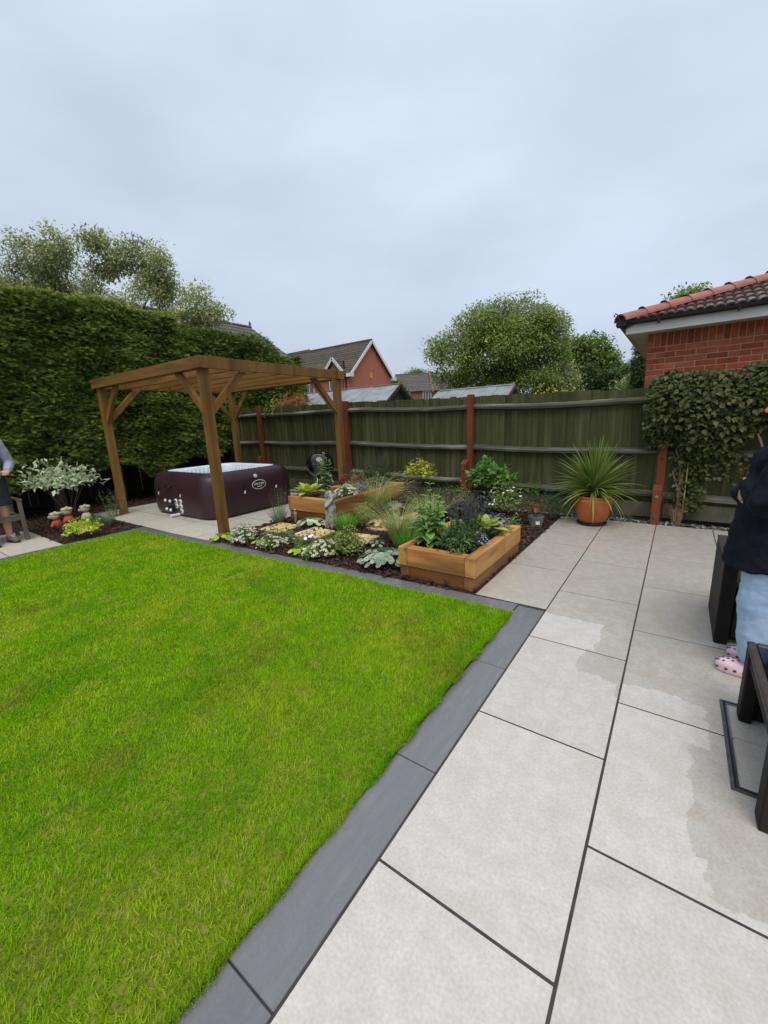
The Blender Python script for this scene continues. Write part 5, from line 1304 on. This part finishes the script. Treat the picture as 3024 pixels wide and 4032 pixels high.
tree('elder_tree', 'windblown tree with cream flower heads rising behind the hedge at the left', (-18.6,8.6,0), 4.6,
     [(-21.3,6.9,8.2,.95,.95,1.35),(-21.0,7.4,9.0,.55,.55,.75),(-22.6,5.8,7.0,1.0,.9,.75),(-19.4,8.3,8.35,.55,.5,.85),(-19.9,8.0,7.2,.5,.5,.8),(-18.35,9.0,8.1,.62,.6,.75),(-18.6,8.8,7.0,.5,.5,.8),(-17.5,9.5,7.75,.62,.6,.85),(-17.7,9.4,6.8,.55,.55,.8),(-16.2,10.2,6.5,.6,.6,.5),(-16.6,9.9,5.9,1.0,.7,.5),(-15.6,10.4,5.9,.55,.5,.28),(-19.5,8.2,6.0,2.6,1.4,.65),(-22.4,5.9,5.9,1.5,1.2,.7)],
     210, 250, .27, .14, m_tl, .16, flmat=f_cream, nfl=200, lim=26, wl=.42)
t = tree('broad_tree', 'big round leafy tree with pale wispy top beyond the fence', (-9.3,24.6,0), 2.4,
     [(-9.1,25.0,5.3,2.5,2.2,1.7),(-11.3,23.4,4.7,1.35,1.2,1.2),(-9.8,25.0,6.5,1.9,1.8,1.3),(-7.4,26.4,5.4,1.8,1.6,1.8),(-8.3,25.7,3.4,2.3,1.8,.9),(-7.7,26.2,6.6,1.3,1.3,.9),(-10.8,24.0,3.5,1.1,1,.7),(-12.2,22.8,5.3,.7,.7,.6),(-11.6,23.6,6.1,.6,.6,.5),(-10.9,24.4,7.3,.7,.7,.6),(-9.2,25.5,7.7,.7,.7,.45),(-7.9,26.4,7.6,.6,.6,.45),(-12.3,22.7,4.0,.7,.7,.5)],
     230, 260, .40, .16, m_tb, .22, flmat=f_cream, nfl=26, lim=26)
n = 5200; bl = np.array([(-9.8,25.0,7.15,2.0,1.7,1.0),(-7.8,26.2,7.1,1.6,1.4,.75),(-11.4,23.4,5.6,1.3,1.2,1.2),(-6.4,27.0,6.2,.9,.9,1.1)])[rng.integers(0,4,n)]
d = rdir(n); P = bl[:, :3]+d*bl[:, 3:6]*rng.uniform(.6,1.08,(n,1))-np.array([-9.3,24.6,0]); P = P[P[:, 2] > 4.6]; n = len(P)
cloud('wispy_leaves', t, P, rdir(n)+[0,0,-.2], rdir(n)+[0,0,1], rng.uniform(.12,.22,n), .07, LEAF, m_tb2)
for k in range(46):
    p = Vector(P[random.randrange(n)]); c = Vector((.2,.4,5.2)); obj('limb', MB().tube([c.lerp(p, .55), p], [.018,.006], 4), M_bark, t)
tree('slim_tree', 'bushy green tree directly right of the big round tree', (-6.8,34.3,0), 2.2, [(-6.8,34.3,5.4,1.1,1.1,1.6),(-7.2,34.0,4.2,1.3,1.2,1.2),(-6.2,34.8,3.6,1.6,1.3,1.0)], 195, 62, .36, .24, m_t2, .16)
tree('pointed_tree', 'pointed leafy green tree farther right beyond the fence', (-5.3,35.4,0), 2.0, [(-5.55,35.4,5.9,.75,.75,1.2),(-5.3,35.4,4.6,1.35,1.2,1.4),(-4.6,35.8,3.9,1.4,1.2,1.0)], 221, 62, .34, .24, m_t2, .16)
tree('dark_bush_tree', 'dark evergreen bush below the pointed tree, beside the outbuilding', (-4.0,32.8,0), 1.2, [(-4.0,32.8,3.3,1.15,1.1,1.1),(-4.6,32.4,3.0,1,1,.9)], 110, 52, .28, .2, m_t3, .12)
tree('dark_bush_tree', 'dark evergreen bush below the slim tree', (-5.6,31.6,0), 1.2, [(-5.6,31.6,3.4,1.1,1.1,1.2)], 90, 52, .28, .2, m_t3, .12)
tree('pale_willow', 'pale green shrubby tree between the big tree and dark bushes', (-6.4,28.4,0), 1.2, [(-6.4,28.4,3.2,1.2,1.1,1.5),(-7.0,28,2.7,1.2,1,1)], 143, 62, .3, .18, m_tl, .1)
tree('pale_shrub_tree', 'pale green shrub showing beside the brick corner', (-2.6,29.5,0), 1.0, [(-2.6,29.5,2.7,.9,.8,.85)], 60, 50, .25, .16, m_tl, .08)
tree('dark_conifer', 'dark fir tree partly hidden by the outbuilding eaves', (-1.9,27.6,0), 1.5, [(-1.9,27.6,4.6,.45,.45,1.0),(-2.0,27.5,3.6,.6,.6,.7),(-1.8,27.6,2.8,.8,.7,.6)], 80, 60, .2, .2, m_t3, .1, tm=SPRAY)
tree('far_spruce', 'tiny distant spruce next to the dark fir', (-3.2,33.6,0), 1.5, [(-3.2,33.6,3.6,.35,.35,.6),(-3.2,33.6,4.2,.15,.15,.5)], 26, 40, .14, .2, m_t3, .08, tm=SPRAY)
tree('roof_tree', 'tree crown showing above the outbuilding roof', (-.2,40.2,0), 4, [(-.4,40,8.9,1.6,1.3,1.2),(.6,40.8,8.8,1.4,1.2,1.0),(-.2,40.3,7.0,2.3,2.2,1.5),(.2,40.4,5.3,1.9,1.8,1.2)], 330, 62, .34, .24, m_tb, .2)
tree('house_tree', 'bright green tree between the brick house and the terrace house', (-36.5,60.2,0), 3, [(-36.2,60.2,7.9,2.1,1.8,1.7),(-37.6,59.4,7,1.5,1.5,1.8)], 169, 62, .4, .3, m_t4, .2)
tree('house_tree', 'dark green tree at the gable corner of the brick house', (-25.6,38.6,0), 2, [(-25.6,38.6,4.5,.7,.7,1.3),(-25.2,38.9,3.6,.9,.8,1)], 104, 62, .35, .28, m_t2, .15)
tree('distant_tree', 'hazy distant tree behind the terrace house roof', (-30.5,66,0), 4, [(-30.5,66,8.3,1.6,1.2,.9),(-28.5,67,8.4,1.2,1,1.0)], 80, 40, .35, .3, m_tl, .15)
bush('golden_shrub', 'vivid yellow clipped shrub top showing over the fence', (-2.0,8.2,1.25), (.36,.3,.40), 900, .05, f_yelsh, zc=.32)
obj('trunk', MB().tube([(0,0,-1.25),(0,0,.1)], .03, 6), M_twig, bpy.data.objects['golden_shrub'])
# ================================================================== FURNITURE, DRAIN COVER
def weave():
    m = pmat('dark_rattan', (.013,.009,.008), (.026,.018,.016), scale=6, spec=.2, rough=.55, objrnd=.06)
    t = m.node_tree; L = t.links.new; b = t.nodes['Principled BSDF']; tc = t.nodes.new('ShaderNodeTexCoord')
    mp = t.nodes.new('ShaderNodeMapping'); mp.inputs['Rotation'].default_value = (0,0,PI/4); L(tc.outputs['Object'], mp.inputs[0])
    w1 = t.nodes.new('ShaderNodeTexWave'); w1.bands_direction = 'Z'; w1.inputs['Scale'].default_value = 42; w1.inputs['Distortion'].default_value = .6
    w2 = t.nodes.new('ShaderNodeTexWave'); w2.bands_direction = 'X'; w2.inputs['Scale'].default_value = 14; w2.inputs['Distortion'].default_value = .6
    L(mp.outputs[0], w1.inputs[0]); L(mp.outputs[0], w2.inputs[0])
    x = t.nodes.new('ShaderNodeMath'); x.operation = 'MULTIPLY'; L(w1.outputs['Fac'], x.inputs[0]); L(w2.outputs['Fac'], x.inputs[1])
    bp = t.nodes.new('ShaderNodeBump'); bp.inputs['Strength'].default_value = .9; bp.inputs['Distance'].default_value = .008; L(w1.outputs['Fac'], bp.inputs['Height']); L(bp.outputs[0], b.inputs['Normal'])
    return m
M_rat = weave(); M_rattop = pmat('rattan_trim', (.060,.048,.042), (.04,.032,.028), scale=30, rough=.4)
M_cush = pmat('charcoal_cushion', (.02,.02,.023), (.03,.03,.033), scale=30, rough=.9)
M_dglass = pmat('black_table_glass', (.008,.009,.011), (.008,.009,.011), rough=.04, spec=.6)
ch = thing('rattan_chair', 'dark woven rattan armchair behind the standing person', 'armchair', (.66, 3.55, 0))
for s in (-1, 1):
    a = obj('arm', MB().box((s*.312,-.02,.289), (.076,.62,.57)), M_rat, ch, bevel=.012, segs=2)
    obj('arm_trim', MB().box((s*.312,-.02,.581), (.08,.624,.014)), M_rattop, a, bevel=.004)
obj('seat_base', MB().box((0,-.01,.165), (.54,.56,.25)), M_rat, ch, bevel=.008)
obj('seat_cushion', MB().box((0,-.01,.345), (.535,.55,.10)), M_cush, ch, bevel=.03, segs=3)
obj('backrest', MB().box((0,.292,.27), (.545,.07,.53)), M_rat, ch, bevel=.02, segs=2)
for sx in (-1, 1):
    for sy in (-1, 1): obj('foot', MB().lathe([(.018,0),(.02,.04)], 10, c=(sx*.3, sy*.27-.02, 0)), M_blackp, ch)
tb = thing('rattan_table', 'low dark rattan table with black glass top cut off by the right frame edge', 'table', (.92, 2.115, 0))
hx_, hy_ = .55, .375
for sx in (-1, 1):
    for sy in (-1, 1):
        obj('leg', MB().prism([(sx*hx_, sy*hy_), (sx*(hx_-.15), sy*hy_), (sx*(hx_-.15), sy*(hy_-.05)), (sx*(hx_-.05), sy*(hy_-.05)), (sx*(hx_-.05), sy*(hy_-.09)), (sx*hx_, sy*(hy_-.09))][::(1 if sx*sy > 0 else -1)], .0, .375), M_rat, tb, bevel=.006)
    obj('side_rail', MB().box((sx*(hx_-.032),0,.345), (.05,2*hy_-.2,.075)), M_rat, tb, bevel=.006)
for sy in (-1, 1): obj('end_rail', MB().box((0,sy*(hy_-.028),.345), (2*hx_-.32,.045,.075)), M_rat, tb, bevel=.006)
for sx in (-1, 1): obj('top_trim', MB().box((sx*(hx_-.014),0,.388), (.034,2*hy_+.006,.02)), M_rattop, tb, bevel=.006)
for sy in (-1, 1): obj('top_trim', MB().box((0,sy*(hy_-.014),.388), (2*hx_-.064,.034,.02)), M_rattop, tb, bevel=.006)
obj('glass_top', MB().box((0,0,.388), (2*hx_-.07,2*hy_-.07,.008)), M_dglass, tb)
M_iron = pmat('galvanised_frame', (.10,.10,.10), (.16,.16,.155), scale=20, rough=.4, metal=.6)
dc = thing('drain_cover', 'square recessed drain cover with metal frame set into the patio slabs', 'drain cover', (.655, 2.228, 0))
for a_, w_, nm in ((.348,.011,'outer_frame'), (.326,.007,'inner_frame')):
    mb = MB()
    for s in (-1, 1): mb.box((s*(a_-w_/2),0,.0035), (w_,2*a_*.93,.005)); mb.box((0,s*(a_*.93-w_/2),.0037), (2*a_-2*w_,w_,.005))
    obj(nm, mb, M_iron if nm[0] == 'o' else M_steel, dc)
mb = MB(); a_ = .334
for s in (-1, 1): mb.box((s*(a_-.005),0,.0012), (.012,2*a_*.93,.003)); mb.box((0,s*(a_*.93-.005),.0013), (2*a_-.03,.012,.003))
obj('joint', mb, M_gut, dc)
obj('inlay_slab', MB().box((0,.16,.0012), (.62,.26,.003)), M_slab, dc); obj('inlay_slab', MB().box((0,-.14,.0012), (.62,.33,.003)), M_slab, dc)

M_grey = pmat('weathered_teak', (.16,.135,.105), (.11,.09,.07), scale=6, stretch=(2,2,.4), rough=.85, bump=.3, bscale=30, objrnd=.12)
wc = thing('wooden_chair', 'weathered grey wooden garden chair behind the person at the left edge', 'chair', (-8.2, 1.42, 0))
for s in (-1, 1):
    obj('leg', MB().box((.25,s*.26,.30), (.05,.05,.60)), M_grey, wc, bevel=.004)
    obj('leg', MB().bar((-.25,s*.26,0), (-.34,s*.26,.92), .05, .05, (0,1,0)), M_grey, wc, bevel=.004)
    obj('armrest', MB().box((-.02,s*.265,.615), (.60,.065,.026)), M_grey, wc, bevel=.006)
    obj('seat_rail', MB().box((-.01,s*.26,.345), (.47,.03,.06)), M_grey, wc, bevel=.003)
    obj('stretcher', MB().box((-.01,s*.26,.13), (.46,.025,.04)), M_grey, wc, bevel=.003)
obj('front_rail', MB().box((.25,0,.345), (.03,.468,.06)), M_grey, wc, bevel=.003)
sm_ = MB().box((0,0,0), (.075,.50,.018)).mesh('seat_slat', .003)
for k in range(6): link('seat_slat', sm_, M_grey, wc, (-.22+k*.09, 0, .387))
for k in range(6): obj('back_slat', MB().bar((-.275,-.2+k*.08,.42), (-.335,-.2+k*.08,.87), .05, .015, (1,0,.1)), M_grey, wc, bevel=.002)
obj('top_rail', MB().box((-.335,0,.90), (.03,.48,.07)), M_grey, wc, bevel=.004)

# ================================================================== PEOPLE
M_skin = pmat('skin', (.50,.29,.21), (.46,.25,.18), scale=8, rough=.55); M_skin.node_tree.nodes['Principled BSDF'].inputs['Subsurface Weight'].default_value = .1
M_jacket = pmat('navy_jacket', (.007,.009,.015), (.011,.014,.021), scale=12, rough=.85, spec=.12, bump=.8, bscale=14)
M_jeans = pmat('pale_denim', (.30,.43,.60), (.38,.50,.66), scale=7, rough=.85, bump=.5, bscale=16, c3=(.28,.40,.57), c3scale=5)
M_clog = pmat('pale_pink_clog', (.72,.52,.60), (.66,.46,.55), scale=5, rough=.5); M_dot = pmat('clog_hole', (.13,.04,.07), (.1,.03,.05), rough=.6)
M_hairg = pmat('ash_blonde_hair', (.42,.36,.26), (.30,.24,.16), scale=12, stretch=(1,1,.2), rough=.6)
M_sweat = pmat('grey_sweatshirt', (.27,.30,.38), (.34,.37,.45), scale=10, rough=.95, bump=.5, bscale=12)
M_shorts = pmat('charcoal_shorts', (.022,.026,.036), (.03,.034,.046), scale=10, rough=.9, bump=.4, bscale=14)
M_shoe = pmat('taupe_trainer', (.17,.15,.125), (.11,.095,.08), scale=14, rough=.7, bump=.3, bscale=30); M_sole = pmat('dark_sole', (.025,.022,.02), (.035,.03,.028), scale=8, rough=.7)
M_hairb = pmat('brown_hair', (.06,.04,.025), (.09,.06,.04), scale=12, rough=.6)
def hand(mb, w, dirv, palm, s=1.0, curl=.5):
    # w wrist, dirv along the hand, palm normal pointing out of the palm
    w = Vector(w); d = Vector(dirv).normalized(); p = Vector(palm); p = (p-d*p.dot(d)).normalized(); x = d.cross(p)
    for k in range(4): mb.caps(w+x*(k-1.5)*.017*s, w+d*.085*s+x*(k-1.5)*.021*s, .014*s, .0115*s, 8)
    for k, l in enumerate((.068,.078,.072,.056)):
        a = w+d*.085*s+x*(k-1.5)*.021*s; b = a+(d*math.cos(curl)+p*math.sin(curl))*l*.45*s; c = b+(d*math.cos(curl*2.2)+p*math.sin(curl*2.2))*l*.55*s
        mb.caps(a, b, .0095*s, .0088*s, 7); mb.caps(b, c, .0088*s, .0075*s, 7)
    a = w+d*.025*s-x*.03*s; b = a+(d*.6-x*.6+p*.35)*.045*s; mb.caps(a, b, .0125*s, .0105*s, 7); mb.caps(b, b+(d*.9-x*.05+p*.4)*.034*s, .0105*s, .0085*s, 7)
def person(name, label, loc, rz, sc, mats, pose, hairfn, female):
    # local: faces +X, up Z, y to the left
    t = thing(name, label, 'person', loc, rz)
    z = lambda v: v*sc
    V = lambda *a: Vector(a)*sc
    hip, kn, an = .90, .49, .08
    body = MB()
    sh = .17 if female else .195; sz = 1.40
    body.ell(V(0,0,.97), [q*sc for q in (.115,.165,.13)]); body.ell(V(.005,0,1.15), [q*sc for q in (.10,.135,.16)]); body.ell(V(0,0,1.30), [q*sc for q in (.11,sh-.005,.14)])
    body.caps(V(-.005,0,1.40), V(.015 if not female else -.02,0,1.52), .055*sc, .05*sc)
    head = V(.03 if not female else -.006,0,1.635); body.ell(head, [q*sc for q in (.095,.078,.115)]); body.ell(head+V(.03,0,-.06), [q*sc for q in (.062,.058,.062)])
    body.caps(head+V(.088,0,.012), head+V(.112,0,-.028), .011*sc, .017*sc, 8); body.ell(head+V(.082,0,-.075), [q*sc for q in (.02,.026,.012)]); body.ell(head+V(.075,0,-.105), [q*sc for q in (.022,.026,.02)])
    for s in (-1, 1): body.ell(head+V(0,s*.08,-.01), [q*sc for q in (.02,.012,.032)]); body.ell(head+V(.075,s*.033,.035), [q*sc for q in (.018,.022,.009)])
    leg, arm = pose['legs'], pose['arms']
    for (h_, k_, a_, tdir) in leg:
        body.caps(V(*h_), V(*k_), .088*sc, .058*sc); body.caps(V(*k_), (V(*k_)*.62+V(*a_)*.38)+V(-.012,0,0), .057*sc, .058*sc); body.caps((V(*k_)*.62+V(*a_)*.38)+V(-.012,0,0), V(*a_), .056*sc, .038*sc)
        td = Vector(tdir); body.caps(V(*a_)+V(-.03,0,-.035), V(*a_)+td*.15*sc+V(0,0,-.05), .035*sc, .03*sc)
    for (s_, e_, w_, hd_, pm_, cu) in arm:
        body.caps(V(*s_), V(*e_), .052*sc, .042*sc); body.caps(V(*e_), V(*w_), .042*sc, .029*sc); hand(body, V(*w_), hd_, pm_, sc, cu)
    link('body', remeshed('body', body, .0085, 4), M_skin, t)
    for s in (-1, 1):
        e = obj('eye', MB().ell(head+V(.080,s*.033,.012), .0125*sc, 10, 8), f_white, t); obj('iris', MB().ell(head+V(.0905,s*.033,.012), .0055*sc, 8, 6), M_hairb, e)
    obj('mouth', MB().ell(head+V(.0975,0,-.073), [q*sc for q in (.006,.024,.005)]), pmat('lips', (.42,.16,.14), (.4,.15,.13)), t)
    hairfn(t, head, sc, V)
    return t, V
# --- woman at the right: dark jacket, pale jeans, pink clogs, arms folded; faces -X
def hair_r(t, h, sc, V):
    mb = MB().ell(h+V(-.012,0,.02), [q*sc for q in (.108,.095,.118)])
    mb.ell(h+V(-.06,0,-.06), [q*sc for q in (.065,.085,.10)])
    for k in range(7): mb.caps(h+V(.06,-.06+k*.02,.115), h+V(.098,-.065+k*.0215,.055), .018*sc, .011*sc, 7)
    link('hair', remeshed('hair', mb, .009, 3, .012, .02), M_hairg, t)
pose = dict(legs=[((0,.085,.90),(.03,.09,.49),(.0,.09,.08),(1,0,0)), ((0,-.085,.90),(.0,-.10,.49),(-.06,-.11,.08),(1,0,0))],
            arms=[((0,.18,1.38),(.07,.24,1.12),(.15,.02,1.17),(.1,-1,.1),(-1,0,0),.5), ((0,-.18,1.38),(.075,-.22,1.10),(.17,.0,1.13),(0,1,.15),(-1,0,0),.6)])
pr_, V = person('person', 'person in navy jacket, pale jeans and spotted pink clogs with folded arms at right edge', (.47,2.97,0), PI-.05, .93, None, pose, hair_r, True)
mb = MB(); q3 = lambda a, b, c: (a*.93, b*.93, c*.93)
mb.ell(V(0,0,1.30), q3(.145,.205,.15)); mb.ell(V(.02,0,1.14), q3(.15,.19,.2)); mb.lathe([(.155*.93,1.15*.93),(.175*.93,1.0*.93),(.195*.93,.85*.93),(.205*.93,.70*.93),(.19*.93,.695*.93)], 24, c=(.015,0,0), sx=.95, sy=1.08)
mb.caps(V(-.01,0,1.41), V(0,0,1.47), .085*.93, .08*.93); mb.ell(V(-.07,0,1.43), q3(.07,.11,.06))
for (s_, e_, w_, *_r) in pose['arms']:
    mb.caps(V(*s_), V(*e_), .083*.93, .078*.93); m_ = V(*e_).lerp(V(*w_), .92); mb.caps(V(*e_), m_, .078*.93, .056*.93)
jk = link('jacket', remeshed('jacket', mb, .010, 3, .040, .085), M_jacket, pr_)
obj('hem_toggle', MB().tube([V(.10,-.19,.70), V(.105,-.205,.665), V(.10,-.21,.64)], .008, 6), M_blackp, jk)
obj('button', MB().ell(V(.1,-.205,.80), .010), M_steel, jk)
mb = MB(); mb.ell(V(0,0,.93), q3(.135,.18,.14))
for (h_, k_, a_, _t) in pose['legs']:
    a2 = V(*k_).lerp(V(*a_), .80); mb.caps(V(*h_), V(*k_), .112*.93, .092*.93); mb.caps(V(*k_), a2, .092*.93, .082*.93)
link('jeans', remeshed('jeans', mb, .008, 4, .022, .10), M_jeans, pr_)
for (h_, k_, a_, _t) in pose['legs']:
    ax, ay = a_[0]*.93, a_[1]*.93; mb = MB()
    mb.loft([[(ax+.03+.135*math.cos(u)*(1 if math.cos(u) > 0 else .85), ay+.052*s*math.sin(u)*(1+.12*math.cos(u)), zz) for u in [2*PI*i/20 for i in range(20)]] for s, zz in ((.92,0),(1,.008),(1.02,.03),(.98,.045))])
    mb.ell((ax+.085,ay,.042), (.078,.05,.042)); mb.ell((ax+.03,ay,.05), (.10,.048,.03)); mb.ell((ax-.055,ay,.05), (.045,.044,.04))
    c = link('clog', remeshed('clog', mb, .007, 3), M_clog, pr_)
    for i, (u, v) in enumerate(((.145,-.022),(.15,.008),(.125,-.038),(.13,-.008),(.128,.024),(.105,-.028),(.108,.006),(.085,-.040),(.085,-.012),(.087,.02),(.06,-.03),(.06,.002))):
        zz = .042+.042*math.sqrt(max(0, 1-((u-.085)/.078)**2-(v/.05)**2)); obj('hole', MB().ell((ax+u, ay+v, zz+.000), (.0068,.0062,.0035), 8, 6), M_dot, c)
    for i in range(5): obj('hole', MB().ell((ax+.155-.04*i, ay-.0535*(1 if i else .78), .035), (.008,.004,.008), 8, 6), M_dot, c); obj('hole', MB().ell((ax+.155-.04*i, ay+.0535*(1 if i else .78), .035), (.008,.004,.008), 8, 6), M_dot, c)
# --- man at the left: grey sweatshirt, dark shorts; faces +X
def hair_l(t, h, sc, V):
    mb = MB().ell(h+V(-.015,0,.03), [q*sc for q in (.10,.086,.105)]); link('hair', remeshed('hair', mb, .009, 2, .012, .02), M_hairb, t)
pose2 = dict(legs=[((0,.09,.92),(.02,.105,.50),(-.02,.11,.085),(1,.1,0)), ((0,-.09,.92),(.06,-.10,.50),(.06,-.10,.085),(1,-.1,0))],
             arms=[((0,.20,1.42),(-.01,.29,1.13),(.17,.20,1.03),(.9,-.5,.0),(0,-.3,-1),.6), ((0,-.20,1.42),(.0,-.29,1.13),(.17,-.16,1.05),(.9,.5,0),(0,.3,-1),.6)])
pl_, V = person('person', 'person in grey sweatshirt, dark shorts and trainers cut off by the left frame edge', (-8.02,1.40,0), .10, 1.03, None, pose2, hair_l, False)
q3 = lambda a, b, c: (a*1.03, b*1.03, c*1.03)
mb = MB(); mb.ell(V(0,0,1.32), q3(.135,.215,.14)); mb.ell(V(.01,0,1.16), q3(.14,.18,.2)); mb.lathe([(.165*1.03,1.12*1.03),(.17*1.03,1.0*1.03),(.165*1.03,.93*1.03),(.155*1.03,.925*1.03)], 24, sx=.85, sy=1.08)
mb.caps(V(-.01,0,1.42), V(.0,0,1.47), .085, .07)
for (s_, e_, w_, *_r) in pose2['arms']:
    mb.caps(V(*s_), V(*e_), .078, .072); mb.caps(V(*e_), V(*e_).lerp(V(*w_), .9), .072, .048)
link('sweatshirt', remeshed('sweatshirt', mb, .012, 4, .02, .09), M_sweat, pl_)
mb = MB(); mb.ell(V(0,0,.95), q3(.135,.18,.12))
for (h_, k_, a_, _t) in pose2['legs']:
    h2_, k2 = V(*h_), V(*h_).lerp(V(*k_), .90); mb.tube([h2_+Vector((0,0,.04)), h2_.lerp(k2, .5), k2], [.115,.112,.118], 18)
link('shorts', remeshed('shorts', mb, .010, 2, .012, .08), M_shorts, pl_)
for (h_, k_, a_, td) in pose2['legs']:
    a = V(*a_); d = Vector(td).normalized(); s_ = Vector((-d.y, d.x, 0))
    mb = MB(); mb.ell(a+Vector((-.02,0,-.02)), (.055,.045,.065)); mb.caps(a+d*.0+Vector((0,0,-.03)), a+d*.15+Vector((0,0,-.045)), .046, .040); mb.ell(a+d*.10+Vector((0,0,-.03)), (.07,.042,.035)); mb.ell(a+d*.17+Vector((0,0,-.05)), (.045,.04,.034))
    so_ = link('trainer', remeshed('trainer', mb, .008, 3), M_shoe, pl_)
    lo = []
    for zz, k in ((0,1),(.022,1.03)):
        lo.append([a+d*(.065+.15*math.cos(u))*1+s_*(.047*k*math.sin(u))+Vector((0,0,zz-a.z)) for u in [2*PI*i/20 for i in range(20)]])
    obj('sole', MB().loft(lo), M_sole, so_)
    for k in range(4): obj('lace', MB().tube([a+d*(.05+.022*k)+s_*.022+Vector((0,0,.018-.008*k)), a+d*(.062+.022*k)+Vector((0,0,.024-.008*k)), a+d*(.05+.022*k)-s_*.022+Vector((0,0,.018-.008*k))], .004, 5), M_white, so_)
